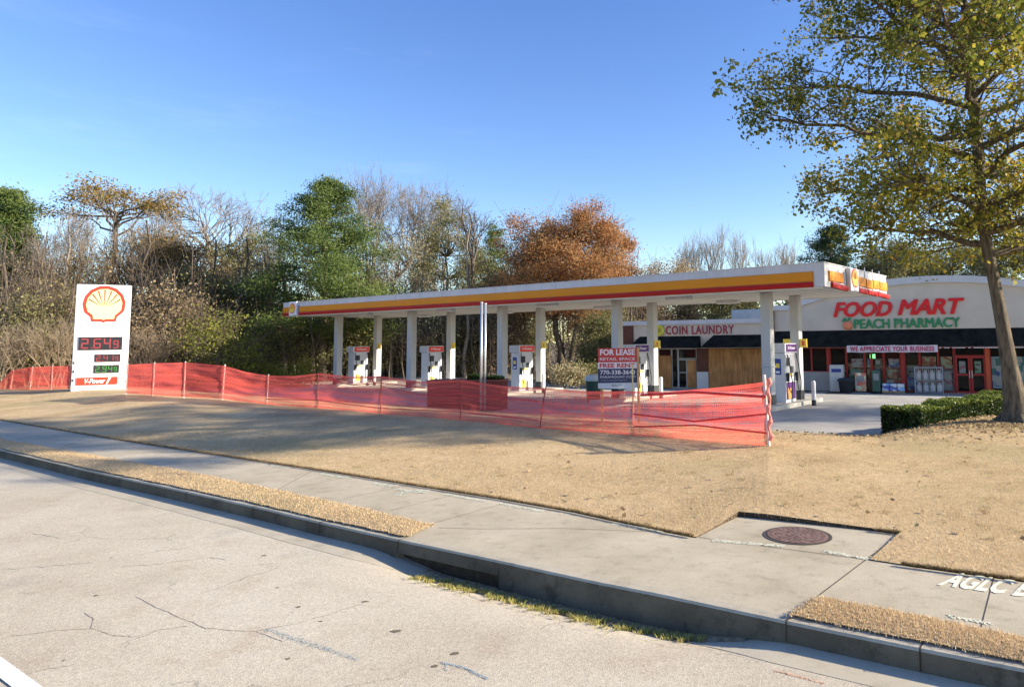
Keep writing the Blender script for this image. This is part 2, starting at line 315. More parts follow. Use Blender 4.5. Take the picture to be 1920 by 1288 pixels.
def npmesh(name, V, F, mat, parent=None, attrs=None, uv=None, smooth=False):
    """V (n,3), F (m,k) -> one mesh object; attrs: name -> per-vertex float"""
    V = np.asarray(V, np.float32); F = np.asarray(F, np.int32); k = F.shape[1]
    me = bpy.data.meshes.new(name); me.vertices.add(len(V)); me.vertices.foreach_set('co', V.ravel())
    me.loops.add(F.size); me.loops.foreach_set('vertex_index', F.ravel())
    me.polygons.add(len(F)); me.polygons.foreach_set('loop_start', np.arange(0, F.size, k, dtype=np.int32))
    if attrs:
        for a, val in attrs.items():
            at_ = me.attributes.new(a, 'FLOAT', 'POINT'); at_.data.foreach_set('value', np.asarray(val, np.float32))
    if uv is not None:
        u = me.uv_layers.new(name='UVMap'); u.data.foreach_set('uv', np.asarray(uv, np.float32)[F.ravel()].ravel())
    me.update(calc_edges=True); me.validate()
    if smooth: me.polygons.foreach_set('use_smooth', [True]*len(F))
    return meshobj(name, me, mat, parent)
def text(name, s, mat, parent, x0, x1, z0, z1, y, shear=0, bold=.02, ext=.01, flat=False, space=1.0, fat=0):
    """lettering fitted to the box x0..x1, z0..z1 facing -y (or lying flat when flat)"""
    c = bpy.data.curves.new(name, 'FONT'); c.body = s; c.shear = shear; c.offset = bold; c.space_character = space; c.resolution_u = 3
    t = bpy.data.objects.new('tmp', c); col.objects.link(t); bpy.context.view_layer.update()
    me = bpy.data.meshes.new_from_object(t.evaluated_get(bpy.context.evaluated_depsgraph_get())); bpy.data.objects.remove(t)
    co = np.empty(len(me.vertices)*3); me.vertices.foreach_get('co', co); co = co.reshape(-1, 3)
    mn, mx = co.min(0), co.max(0)
    X = x0+(co[:, 0]-mn[0])/(mx[0]-mn[0])*(x1-x0); Z = z0+(co[:, 1]-mn[1])/(mx[1]-mn[1])*(z1-z0)
    faces = [list(p.vertices) for p in me.polygons]; n = len(co)
    V = [(X[i], y, Z[i]) for i in range(n)]; bpy.data.meshes.remove(me)
    b = MB()
    if fat:
        edge = {(f[i], f[(i+1) % len(f)]) for f in faces for i in range(len(f))}; sides = [e for e in edge if (e[1], e[0]) not in edge]
        for q, (dx, dz) in enumerate(((0, 0), (-1, 0), (1, 0), (-.6, .6), (.6, -.6), (.6, .6), (-.6, -.6))):
            yq = y+q*.003; W2 = [(v[0]+dx*fat, yq, v[2]+dz*fat) for v in V]+[(v[0]+dx*fat, yq+ext-q*.003, v[2]+dz*fat) for v in V]
            b.add(W2, [tuple(f) for f in faces]+[(e[0], e[1], e[1]+n, e[0]+n) for e in sides])
        return b.build(name, mat, parent)
    if flat: b.add([(v[0], v[2], y) for v in V], faces)
    else:
        b.add(V, faces)
        if ext:
            edge = {}
            for f in faces:
                for i in range(len(f)):
                    e = (f[i], f[(i+1) % len(f)]); edge[e] = 1
            sides = [e for e in edge if (e[1], e[0]) not in edge]
            b.v += [(v[0], v[1]+ext, v[2]) for v in V]; 
            b.f += [(e[0], e[1], e[1]+n, e[0]+n) for e in sides]; b.mi += [0]*len(sides)
    return b.build(name, mat, parent)

# ------------------------------------------------------------------ survey lines (photo column -> row)
K1 = [(-900, 712), (-500, 745), (-200, 798), (0, 843), (167, 883), (333, 918), (500, 955), (600, 979), (747, 1012), (942, 1053), (1112, 1090), (1240, 1115), (1474, 1165), (1700, 1211), (1920, 1255), (2500, 1375)]
S1L = [(-900, 701), (-500, 732), (-200, 781), (0, 822), (100, 840), (333, 880), (640, 943), (812, 984)]
S1R = [(1480, 1156), (1530, 1118), (1646, 1139), (1777, 1165), (1920, 1194), (2500, 1310)]
S2 = [(-900, 685), (-500, 712), (-200, 752), (0, 787), (167, 815), (333, 841), (500, 866), (640, 887), (771, 908), (942, 935), (1078, 959), (1240, 994), (1305, 1006), (1385, 966), (1689.9, 999), (1690, 1057), (1920, 1088), (2500, 1170)]
S2L = [p for p in S2 if p[0] < 1689.95]+[(1690, 999), (1920, 1042), (2500, 1120)]
S2B = [p for p in S2 if not 1300 < p[0] < 1689.95]
FD = [(-900, 46), (-500, 43), (-100, 40), (60, 38), (135, 36), (240, 30.3), (290, 29.2), (345, 27.5), (420, 27), (503, 25.1), (600, 24), (715, 22.1), (865, 19.9), (1010, 18), (1185, 16.6), (1437, 14.3), (1645, 14.5), (1900, 16.5), (2500, 17)]
FZ = [(-900, .4), (60, .40), (135, .50), (240, .60), (345, .62), (420, .58), (503, .55), (600, .50), (865, .50), (1185, .45), (1437, .52), (1645, .42), (1900, .42), (2500, .4)]
def lotD(px):
    d = atD(px, 1); k = -.585/.81     # line through (-14.7,35) and (5.8,20.3)
    return (35+14.7*k)/(1-k*d[0]) if (1-k*d[0]) > .25 else 80
def z_lot(x, y):
    d = (16.35-x)*.413+(40.5-y)*.911
    t = min(1, max(0, (d-1.5)/8)); t = t*t*(3-2*t)
    u = min(1, max(0, (x+14)/9)); return -.45*(1-t)*u
# ------------------------------------------------------------------ terrain
b = MB(); q = 1500
b.add([(-q, -q, -.62), (q, -q, -.62), (q, q, -.62), (-q, q, -.62)], [(0, 1, 2, 3)]); tag(b.build('ground', GROUND), kind='structure')
# forecourt
xs = np.arange(-42, 72, 2.0); ys = np.arange(16, 66, 2.0); V = []; F = []
for y in ys:
    for x in xs: V.append((x, y, z_lot(x, y)))
nx = len(xs)
for j in range(len(ys)-1):
    for i in range(nx-1): F.append((j*nx+i, j*nx+i+1, (j+1)*nx+i+1, (j+1)*nx+i))
tag(npmesh('forecourt', V, F, LOTC), kind='structure')
# woodland floor rising behind the forecourt on the left
V = []; F = []; xs = np.arange(-150, 120, 6.0); ys = np.arange(40, 200, 6.0)
for y in ys:
    for x in xs: V.append((x, y, -.5+.55*min(1, max(0, (y-(60 if x > -6 else 60+(x+6)*.42))/10))+.12*math.sin(x*.2)*math.cos(y*.17)))
nx = len(xs)
for j in range(len(ys)-1):
    for i in range(nx-1): F.append((j*nx+i, j*nx+i+1, (j+1)*nx+i+1, (j+1)*nx+i))
tag(npmesh('woodland_floor', V, F, GROUND), kind='structure')
PXS = list(np.arange(-900, 2501, 20.0)); PXS = sorted(set(PXS+[1305., 1385., 1437., 1689.9, 1690.]))
ZK, ZR, ZS = .225, .05, .235
def vnoise(x, y): return math.sin(x*.9+1.3*math.sin(y*.7))*math.cos(y*1.1+.8*math.sin(x*.5))
def lawn_z(px, p):
    y0 = at(px, interp(px, S2B), ZS+.012).y; yc = interp(px, FD); t = min(1, max(0, (p.y-y0)/(yc-y0))); zc = interp(px, FZ); e = .6*t*t*(3-2*t)+.4*(1-(1-t)**1.2)*min(1, t*5)
    return ZS+.012+(zc-ZS-.012)*e+.012*vnoise(p.x*1.7, p.y*1.7)*min(1, t*6)
# lawn: from the sidewalk over the crest (fence line) down to the forecourt edge
rows = []; NR1, NR2 = 22, 8
V = []; F = []
for px in PXS:
    py = interp(px, S2L); a = at(px, py, ZS+.012)
    a0 = at(px, interp(px, S2B), ZS+.03).y
    D = interp(px, FD); x, y = atD(px, D); c = Vector((x, y, interp(px, FZ)))
    if px <= 1600: Dl = lotD(px); zl = -.03
    else:
        t = min(1, max(0, (px-1640))/170); Dl = lotD(1600)*(1-t)+23.5*t; zl = -.03+.38*t
    x, y = atD(px, Dl); e = Vector((x, y, zl))
    colv = [Vector((a.x, a.y, ZS-.02))]
    for i in range(NR1+1):
        t = i/NR1; p = a.lerp(c, t); p.z = lawn_z(px, p); colv.append(p)
    for i in range(1, NR2+1):
        t = i/NR2; p = c.lerp(e, t); p.z = c.z+(e.z-c.z)*(t**1.4); colv.append(p)
    f = e.copy(); f.y += .4; f.z = -.3; colv.append(f); V += colv
nr = NR1+NR2+3; nc = len(PXS)
for i in range(nc-1):
    for j in range(nr-1): F.append((i*nr+j, (i+1)*nr+j, (i+1)*nr+j+1, i*nr+j+1))
# the turf beside the manhole pad, between the pad line and the walk
base = len(V); pp = list(np.linspace(1632, 1690, 12))+list(np.arange(1710, 2501, 20.)); FQ = []; FT = []
for px in pp:
    yb = interp(px, [(1632, 1048), (1690, 1057), (1920, 1088), (2500, 1170)]); yt = interp(px, [(1632, 1047.5), (1690, 999), (1920, 1042), (2500, 1120)])
    V += [at(px, yb, ZS-.02)]+[at(px, yb*(1-t)+yt*t, ZS+.0125) for t in (0, .25, .5, .75, 1)]
    for v_ in V[-5:]: v_.z = lawn_z(px, v_)+.0005
for i in range(len(pp)-1):
    for j in range(5): FQ.append((base+i*6+j, base+(i+1)*6+j, base+(i+1)*6+j+1, base+i*6+j+1))
sb = len(V)
for px in pp[:12]:
    yt = interp(px, [(1632, 1047.5), (1690, 999)]); q_ = at(px, yt, ZS+.0125); q_.z = lawn_z(px, q_); V += [q_, at(px, yt, ZS-.02)]
for i in range(11): FQ.append((sb+i*2, sb+i*2+2, sb+i*2+3, sb+i*2+1))
me = bpy.data.meshes.new('lawn'); me.from_pydata([tuple(v) for v in V], [], F+FT+FQ); me.update()
lawn = meshobj('lawn', me, [LAWN, SOIL_SHADE]); tag(lawn, kind='structure')
mi_ = [1 if (k < (nc-1)*(nr-1) and k % (nr-1) == 0) or len(F) <= k and ((k-len(F)) % 5 == 0 if k-len(F) < (len(pp)-1)*5 else True) else 0 for k in range(len(F)+len(FQ))]
me.polygons.foreach_set('material_index', mi_)
LAWNV = np.array([tuple(v) for v in V]); LAWNF = np.array(F+FQ)
# narrow grass strips between kerb and walk
def strip(x0, x1, top, bot, name):
    V = []; F = []; pxs = np.linspace(x0, x1, 160 if x0 < 0 else 90); n = 6
    for px in pxs:
        jt = random.uniform(-1.2, 1.2); a = at(px, bot(px)+random.uniform(-1, .6), ZS+.012); c = at(px, top(px)+jt, ZS+.012)
        for j in range(n+1):
            p = a.lerp(c, j/n); p.z += .018*math.sin(math.pi*j/n)*(1+.4*vnoise(p.x*5, p.y*5)); V.append(p)
    for i in range(len(pxs)-1):
        for j in range(n): F.append((i*(n+1)+j, (i+1)*(n+1)+j, (i+1)*(n+1)+j+1, i*(n+1)+j+1))
    tag(npmesh(name, [tuple(v) for v in V], F, LAWN), kind='structure'); return np.array([tuple(v) for v in V]), np.array(F)
# kerb geometry: front-top line and a point KW behind it
kpx = sorted(set(list(np.arange(-900, 2501, 25.0))+[747., 935., 1474.]))
K = [at(px, interp(px, K1), ZK) for px in kpx]
def nrm(i):
    d = (K[min(i+1, len(K)-1)]-K[max(i-1, 0)]); d.z = 0; d.normalize(); return Vector((-d.y, d.x, 0))
NN = [nrm(i) for i in range(len(K))]
KW = .25
def k2(px):   # photo row of the back edge of the kerb
    y = interp(px, K1); p = at(px, y, ZK); D = p.y
    i = min(range(len(kpx)), key=lambda i: abs(kpx[i]-px)); p2 = p+NN[i]*KW
    d = p2-Vector((0, 0, H)); return y-(y-hor(px))*(1-D/(D+KW*(NN[i].y-NN[i].x*(p.x/p.y))))
SA = strip(-900, 812, lambda p: interp(p, S1L), lambda p: min(k2(p) if p < 762 else 1006+(984-1006)*(p-762)/50, 2000), 'verge')
SB = strip(1481, 2500, lambda p: interp(p, S1R), lambda p: k2(p), 'verge')
# sidewalk sheet (runs under the verge and a little under the lawn)
V = []; F = []
for px in PXS:
    y2 = interp(px, S2B if not 1300 < px < 1700 else [(1300, 955), (1700, 965)]); y2 = y2-18 if not 1300 < px < 1700 else y2
    y2 = max(y2, hor(px)+14)
    for t in (0, .12, 1):
        y = (k2(px)+5)*(1-t)+y2*t; V.append(at(px, y, ZS if t else ZK-.0015))
for i in range(len(PXS)-1):
    for j in range(2): F.append((i*3+j, (i+1)*3+j, (i+1)*3+j+1, i*3+j+1))
tag(npmesh('sidewalk', [tuple(v) for v in V], F, CONC), kind='structure')
# kerb with the storm-drain throat between columns 747 and 1474
def inlet(px): 
    t = min(1, max(0, (px-690)/150))*min(1, max(0, (1500-px)/260)); return t*t*(3-2*t)
b = MB(); prof = []
for i, (px, p) in enumerate(zip(kpx, K)):
    n = NN[i]; rnd = .02; inl = 747 <= px <= 935
    zb = ZK-.15 if inl else -.25
    prof.append([p+n*KW, p+n*rnd, p-n*.0+Vector((0, 0, -rnd)), Vector((p.x, p.y, zb))-n*.012, Vector((p.x, p.y, zb))+n*KW])
    if px == 935.: prof.append([v.copy() for v in prof[-1]]); prof[-1][3].z = -.25; prof[-1][4].z = -.25
m_ = 5
KFACE = concrete_mat('kerb_face_dark', (.065, .055, .042), (.16, .14, .105), .7)  # darker concrete colours for the front face of the kerb
vs = [v for pr in prof for v in pr]; fs = []
for i in range(len(prof)-1):
    for j in range(m_): fs.append((i*m_+j, (i+1)*m_+j, (i+1)*m_+(j+1) % m_, i*m_+(j+1) % m_))
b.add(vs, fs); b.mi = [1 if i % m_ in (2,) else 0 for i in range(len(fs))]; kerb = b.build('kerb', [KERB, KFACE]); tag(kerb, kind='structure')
b = MB()   # dark chamber behind the throat
for i in range(len(kpx)-1):
    if 747 <= kpx[i] < 1474:
        p, p2 = K[i]+NN[i]*.10, K[i+1]+NN[i+1]*.10
        b.add([(p.x, p.y, -.3), (p2.x, p2.y, -.3), (p2.x, p2.y, ZK-.14), (p.x, p.y, ZK-.14)], [(0, 1, 2, 3)])
tag(b.build('drain_chamber', SOIL_SHADE), kind='structure')
# kerb joints: thin dark lines on the face and top
b = MB()
for i, px in enumerate(kpx):
    if px in (747., 1474.) or (px < 700 and i % 5 == 0) or (px > 1500 and i % 9 == 0):
        p, n = K[i], NN[i]; t = Vector((n.y, -n.x, 0))*.006
        q0, q1, q2 = p+n*KW+Vector((0, 0, .003)), p+n*.0+Vector((0, 0, .003))-n*.004, Vector((p.x, p.y, ZK-.16))-n*.017
        b.add([q0-t, q0+t, q1+t, q1-t, q2+t, q2-t], [(0, 1, 2, 3), (3, 2, 4, 5)])
tag(b.build('kerb_joint', SOIL_SHADE), kind='structure')
# road with gutter strip, dipping to the inlet
offs = [-.25, 0, .12, .28, .42, .7, 1.1, 1.8, 3, 5, 8, 13, 22, 40]
dirr = Vector((-.55, -.835, 0))
V = []; F = []; VG = []; FG = []
def road_z(px, o): return ZR-.15*inlet(px)*math.exp(-(max(0, o)/.42)**2)
for i, px in enumerate(kpx):
    for o in offs:
        p = K[i]+(-NN[i]*o if o < 1 else (-NN[i]*1+dirr*(o-1))); V.append((p.x, p.y, road_z(px, o)))
    gw = .42-.2*inlet(px)
    for o in (-.05, gw*.5, gw):
        p = K[i]-NN[i]*o; VG.append((p.x, p.y, road_z(px, o)+.003))
no = len(offs)
for i in range(len(kpx)-1):
    for j in range(no-1): F.append((i*no+j, i*no+j+1, (i+1)*no+j+1, (i+1)*no+j))
    if kpx[i] < 900 or kpx[i] > 1300:
        for j in range(2): FG.append((i*3+j, i*3+j+1, (i+1)*3+j+1, (i+1)*3+j))
tag(npmesh('road', V, F, ROAD), kind='structure'); tag(npmesh('gutter', VG, FG, GUT), kind='structure')

# flat strips of paint or joint lines given as photo polylines
def ribbon(b, pts, w, z):
    P = [at(x, y, z) for x, y in pts]; w = w if isinstance(w, (list, tuple)) else [w]*len(P)
    L = []
    for i, p in enumerate(P):
        d = P[min(i+1, len(P)-1)]-P[max(i-1, 0)]; d.normalize(); n = Vector((-d.y, d.x, 0))
        L += [p-n*w[i]/2, p+n*w[i]/2]
    b.add(L, [(2*i, 2*i+2, 2*i+3, 2*i+1) for i in range(len(P)-1)])
b = MB()
ribbon(b, [(1476, 1162), (1540, 1112), (1626, 1047), (1690, 1000)], .010, ZS+.004)
ribbon(b, [(822, 989), (900, 991), (1060, 990), (1240, 997)], .008, ZS+.004)
ribbon(b, [(1310, 1006), (1345, 1012), (1470, 1028), (1622, 1048)], .010, ZS+.004)
for x0, y0, x1, y1 in ((300, 874, 372, 848), (520, 918, 590, 880), (110, 842, 170, 816)): ribbon(b, [(x0, y0), (x1, y1)], .008, ZS+.004)
for i in range(len(kpx)-1):
    if i % 4 == 1 and kpx[i] < 1450 or (kpx[i] > 1760 and i % 14 == 0):
        px = kpx[i]; off = .25 if 760 < px < 1474 else (K[i]-at(px, interp(px, S1L if px < 800 else S1R), ZS)).length*.62
        p = K[i]+NN[i]*off; q = K[i]+NN[i]*(off+2.1); t_ = Vector((NN[i].y, -NN[i].x, 0))*.004
        for v_ in (p, q): v_.z = ZS+.003
        if not 760 < px < 1474: b.add([p-t_, p+t_, q+t_, q-t_], [(0, 1, 2, 3)])
tag(b.build('pavement_joint', SOIL_SHADE), kind='structure')
def fleck(b, pts, w, z, dens=1.0, sz=.016):
    P = [at(x, y, z) for x, y in pts]; w = w if isinstance(w, (list, tuple)) else [w]*len(P)
    for i in range(len(P)-1):
        d = P[i+1]-P[i]; L = d.length; d.normalize(); nn = Vector((-d.y, d.x, 0)); wm = (w[i]+w[i+1])/2
        for _ in range(int(dens*L*wm/(sz*sz)*1.3)):
            c = P[i]+d*random.uniform(0, L)+nn*random.triangular(-.62, .62, 0)*wm; a = random.uniform(0, 3); q = sz*random.uniform(.4, 1.0)
            c.z += random.choice((0, .0006, .0012, .0018))
            b.add([c+Vector((math.cos(a+k*1.571)*q*random.uniform(.6, 1.2), math.sin(a+k*1.571)*q*random.uniform(.6, 1.2), 0)) for k in range(4)], [(0, 1, 2, 3)])
b = MB()
for pts, w in [([(505, 869), (540, 875)], .05), ([(600, 885), (655, 893)], .07), ([(697, 903), (742, 909)], .07), ([(742, 926), (770, 917), (806, 917)], .06), ([(745, 914), (800, 922)], .05),
               ([(832, 923), (915, 938)], .05), ([(935, 941), (1018, 956)], .05), ([(1150, 979), (1245, 994)], .05), ([(1335, 1010), (1400, 1016), (1472, 1021)], .045), ([(1545, 1030), (1627, 1045)], .045),
               ([(1776, 1151), (1860, 1167)], .03), ([(380, 862), (415, 863)], .08), ([(105, 826), (150, 826)], .10), ([(60, 818), (95, 818)], .05), ([(210, 835), (245, 836)], .05)]:
    fleck(b, [(x, y+2.5) for x, y in pts], w*2.0, ZS+.004, 1.3)
tag(b.build('sidewalk_paint_marks', PAINTW), kind='structure')
b = MB(); ribbon(b, [(-60, 1205), (0, 1249), (62, 1295), (140, 1352)], .13, ZR+.010); tag(b.build('lane_line', PAINTL), kind='structure')
b = MB()
fleck(b, [(828, 1241), (868, 1250), (915, 1272)], [.03, .05, .02], ZR+.003, .8, .008); fleck(b, [(836, 1243), (836, 1257)], .02, ZR+.003, .5, .008)
fleck(b, [(500, 1178), (545, 1195), (600, 1212), (672, 1236)], [.06, .08, .10, .03], ZR+.003, .28, .008)
tag(b.build('blue_utility_marks', PAINTB), kind='structure')
b = MB(); fleck(b, [(1452, 1256), (1500, 1268), (1545, 1280)], .03, ZR+.003, .7, .008); tag(b.build('orange_utility_mark', PAINTO), kind='structure')
# long cracks and dark patches surveyed from the photo
b = MB()
for pts in ([(255, 1118), (300, 1141), (345, 1160), (385, 1177), (420, 1180), (480, 1183), (505, 1192), (535, 1203)], [(485, 1182), (560, 1168), (640, 1143), (690, 1128)], [(20, 1192), (90, 1183), (170, 1177), (210, 1190), (245, 1193), (310, 1179), (360, 1171)],
            [(170, 1178), (176, 1160), (155, 1145)], [(30, 1268), (85, 1254), (150, 1243)], [(225, 1062), (300, 1057), (390, 1045), (430, 1048)], [(250, 1042), (300, 1032), (370, 1025)], [(0, 1067), (80, 1062), (190, 1052)], [(60, 1000), (110, 1008), (160, 1002)]):
    P = []
    for i in range(len(pts)-1):
        for k in range(6):
            t = k/6; P.append((pts[i][0]*(1-t)+pts[i+1][0]*t+random.uniform(-1.5, 1.5), pts[i][1]*(1-t)+pts[i+1][1]*t+random.uniform(-1.2, 1.2)))
    ribbon(b, P, [random.uniform(.003, .010) for _ in P], ZR+.0022)
tag(b.build('road_cracks', pm('crack_dirt', (.25, .215, .17), .3, 30, .9)), kind='structure')
b = MB()
for x, y, r in ((685, 1127, .03), (742, 1182, .045), (208, 1045, .02), (180, 1116, .025), (520, 1101, .02), (560, 1137, .025), (815, 1248, .03), (852, 1224, .035), (602, 1164, .02), (540, 1234, .02), (495, 1041, .03), (120, 1237, .015)):
    p = at(x, y, ZR+.003); n = 9
    b.add([(p.x+r*random.uniform(.6, 1.3)*math.cos(i*6.283/n), p.y+r*random.uniform(.5, 1)*math.sin(i*6.283/n), p.z) for i in range(n)], [tuple(range(n))])
tag(b.build('road_spots', pm('tar_spots', (.15, .13, .08), .3, 30, .9)), kind='structure')
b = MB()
ribbon(b, [(x, interp(x, S2)+.6) for x in range(-400, 1301, 20)], .05, ZS+.003); ribbon(b, [(x, interp(x, S2)+1) for x in range(1692, 2200, 20)], .05, ZS+.003)  # shade of the raised lawn edge, painted as dark ribbons on the walk
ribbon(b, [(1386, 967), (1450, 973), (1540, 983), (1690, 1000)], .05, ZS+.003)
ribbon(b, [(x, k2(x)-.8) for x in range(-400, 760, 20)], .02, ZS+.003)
tag(b.build('edge_shade_and_soil', SOIL_SHADE), kind='structure')
# sprayed letters on the walk
def ground_text(s, corners, mat, name, z):
    p0, p1, p3 = [at(x, y, z) for x, y in corners]
    e = empty('tmp_frame', (0, 0, 0)); w = (p1-p0).length; hgt = (p3-p0).length
    t = text(name, s, mat, None, 0, w, 0, hgt, 0, bold=.035, flat=True); bpy.data.objects.remove(e)
    ex = (p1-p0).normalized(); ey = (p3-p0).normalized()
    for v in t.data.vertices: v.co = p0+ex*v.co.x+ey*v.co.y
    return t
tag(ground_text('AGLC B', [(1757, 1096), (1922, 1119), (1790, 1072)], PAINTW, 'sprayed_letters', ZS+.006), kind='structure')
# manhole cover
p = at(1495, 1004, ZS)
mh = empty('manhole_cover', p, 0, 'round rusty iron manhole cover set in the concrete pad beside the lawn', 'manhole')
RUST = pm('rusty_iron', (.16, .09, .065), .3, 12, .7, .5, 60, c2=(.22, .14, .11))
MB().cyl(0, 0, .001, .006, .41, n=40).build('frame_ring', pm('dark_iron', (.07, .055, .045), .3, 12, .7), mh)
b = MB(); b.cyl(0, 0, .006, .012, .36, n=40)
for i in range(12):
    for k in range(int(6+i*0)):
        pass
for ring in range(1, 6):
    r = ring*.062
    for k in range(ring*6):
        a = k/(ring*6)*6.283+ring*.3; b.box(r*math.cos(a)-.012, r*math.cos(a)+.012, r*math.sin(a)-.012, r*math.sin(a)+.012, .012, .017)
b.build('lid', RUST, mh)

# ------------------------------------------------------------------ grass blades and other ground cover
def scatter(V, F, n, keep=None):
    A, B, C, D_ = V[F[:, 0]], V[F[:, 1]], V[F[:, 2]], V[F[:, 3]]
    ar = np.linalg.norm(np.cross(B-A, D_-A), axis=1)
    if keep is not None: ar = ar*keep((A+C)/2)
    c = RNG.choice(len(F), n, p=ar/ar.sum()); u = RNG.random((n, 1)); v = RNG.random((n, 1))
    return (A[c]*(1-u)+B[c]*u)*(1-v)+(D_[c]*(1-u)+C[c]*u)*v
def blades(P, h, w, name, mat, lean=.5, mode='stuff'):
    n = len(P); a = RNG.random(n)*6.283; hh = h*(.5+RNG.random(n)); d = np.stack([np.cos(a), np.sin(a), 0*a], 1)
    la = RNG.random(n)*6.283; ld = np.stack([np.cos(la), np.sin(la), 0*la], 1)*(hh*lean*RNG.random(n)*2)[:, None]
    ww = (w*(.6+.8*RNG.random(n)))[:, None]
    V = np.empty((n, 3, 3)); V[:, 0] = P-d*ww/2; V[:, 1] = P+d*ww/2; V[:, 2] = P+ld; V[:, 2, 2] += hh; V[:, :2, 2] -= .004
    t = np.repeat(np.clip(RNG.normal(.5, .22, n), 0, 1), 3)
    o = npmesh(name, V.reshape(-1, 3), np.arange(3*n).reshape(n, 3), mat, attrs={'tint': t}); return tag(o, kind=mode)
GB = leaf_mat('dormant_blades', [(.42, .31, .18), (.59, .44, .255), (.70, .53, .32), (.78, .625, .40)], .3)
keep = lambda c: ((c[:, 1] < 20)*(c[:, 0] > -16)*np.clip(12/np.maximum(c[:, 1], 4), .3, 2.2)**1.6*(c[:, 2] > .2))
o = blades(scatter(LAWNV, LAWNF, 210000, keep), .017, .010, 'lawn_grass', GB); tag(o, 'dry tan mown grass blades covering the lawn', 'grass')
VB = (np.concatenate([scatter(SA[0], SA[1], 36000, lambda c: (c[:, 1] < 26)*np.clip(10/c[:, 1], .3, 2)), scatter(SB[0], SB[1], 16000, lambda c: 1.0*(c[:, 0] < 8))]))
VB[:, :2] += RNG.normal(0, .022, (len(VB), 2)); o = blades(VB, .018, .009, 'verge_grass', GB); tag(o, 'dry tan grass blades in the narrow verges by the kerb', 'grass')
keep2 = lambda c: ((c[:, 1] < 19)*(c[:, 0] > -14)*(c[:, 2] > .2))*1.0
C_ = scatter(LAWNV, LAWNF, 420, keep2); T_ = np.repeat(C_, 34, axis=0); T_[:, :2] += RNG.normal(0, 1, (len(T_), 2))*np.repeat(RNG.uniform(.03, .11, len(C_)), 34)[:, None]
o = blades(T_, .034, .009, 'lawn_tufts', leaf_mat('tuft_blades', [(.26, .20, .10), (.42, .32, .17), (.55, .43, .24), (.36, .36, .14)], .3), .9); tag(o, 'coarser darker tufts and weeds dotted through the lawn', 'grass tufts')
# shaggy overhanging edge along the walk
E_ = []
for _ in range(16000):
    px = random.uniform(0, 1920)
    if 1300 < px < 1640: continue
    y = interp(px, S2)
    E_.append(tuple(at(px, y-random.uniform(0, 1.5), ZS+.028)))
o = blades(np.array(E_), .026, .010, 'edge_grass', leaf_mat('edge_blades', [(.13, .09, .04), (.30, .21, .10), (.45, .33, .18)], .3), .8); tag(o, 'longer shaggy dry grass fringing the back edge of the sidewalk', 'grass')
# weeds and dirt in the gutter by the storm drain
Wd = []
for _ in range(9000):
    px = random.uniform(815, 1330); i = min(range(len(kpx)), key=lambda i: abs(kpx[i]-px)); t = (px-kpx[i])/25
    p = K[i].lerp(K[min(i+1, len(K)-1)], max(0, t)); o_ = abs(random.gauss(.23, .11))*(1.0 if px < 1200 else .7); n = NN[i]
    if vnoise(px*.09, o_*9) < -.35: continue
    Wd.append((p.x-n.x*o_, p.y-n.y*o_, road_z(px, o_)+.012))
o = blades(np.array(Wd[:9000]), .028, .014, 'gutter_weeds', leaf_mat('weed_green', [(.20, .20, .045), (.36, .37, .08), (.50, .42, .16), (.50, .36, .19)], .35), 1.2); tag(o, 'green and straw coloured weeds growing in the gutter below the kerb', 'weeds')
V = []; F = []
for i, px in enumerate(kpx):
    if 800 <= px <= 1420:
        k = len(V); wv = .25*math.sin(math.pi*(px-800)/620)+.05
        for o_ in (-.05, wv*.5, wv): p = K[i]-NN[i]*o_; V.append((p.x, p.y, road_z(px, o_)+(.022 if o_ < wv else .002)))
n3 = len(V)//3
for i in range(n3-1):
    for j in range(2): F.append((i*3+j, i*3+j+1, (i+1)*3+j+1, (i+1)*3+j))
tag(npmesh('gutter_dirt', V, F, pm('gutter_silt', (.20, .15, .09), .35, 14, .95, .8, 60, c2=(.33, .25, .16))), kind='structure')

# ------------------------------------------------------------------ canopy
TH = -0.6311; SP, G = 7.169, 2.814; CZ = 4.4; FH = .81; OA, OB, OC, OD = 3.36, 2.97, 1.76, 2.74
LX = 4*SP
can = empty('fuel_canopy', (-17.4915, 44.3645, 0), TH, 'long flat filling station canopy with yellow and red fascia on ten pale columns', 'canopy')
MB().box(-OA+.06, LX+OB-.06, -OC+.06, G+OD-.06, CZ+.02, CZ+FH-.08).build('roof_deck', CEIL, can)
b = MB(); b.box(-OA, LX+OB, -OC, -OC+.05, CZ-.0, CZ+FH); b.box(-OA, LX+OB, G+OD-.05, G+OD, CZ, CZ+FH)
b.box(-OA, -OA+.05, -OC+.05, G+OD-.05, CZ, CZ+FH); b.box(LX+OB-.05, LX+OB, -OC+.05, G+OD-.05, CZ, CZ+FH); b.build('fascia', WHITE, can)
def band(z0, z1, bulge, y, x0, x1, mi=0):   # gently rounded band on the front (y side -)
    return [(y, z0), (y-bulge*.8, z0+.02), (y-bulge, (z0+z1)/2), (y-bulge*.8, z1-.02), (y, z1)]
LOGX = -OA+1.35
b = MB(); b.prism_x(band(CZ+.18, CZ+.54, .05, -OC-.002, 0, 0), LOGX+.55, LX+OB-.40); b.prism_x(band(CZ+.18, CZ+.54, .05, -OC-.002, 0, 0), -OA+.05, LOGX-.32); b.build('yellow_band', YEL, can)
b = MB(); b.prism_x(band(CZ-.01, CZ+.175, .065, -OC-.002, 0, 0), LOGX+.55, LX+OB-.40); b.prism_x(band(CZ-.01, CZ+.175, .065, -OC-.002, 0, 0), -OA+.05, LOGX-.32); b.build('red_band', RED, can)
for i in range(1, 9): MB().box(-OA+i*3.8-.006, -OA+i*3.8+.006, -OC-.006, -OC, CZ+.55, CZ+FH-.02).build('fascia_seam', GREY, can)
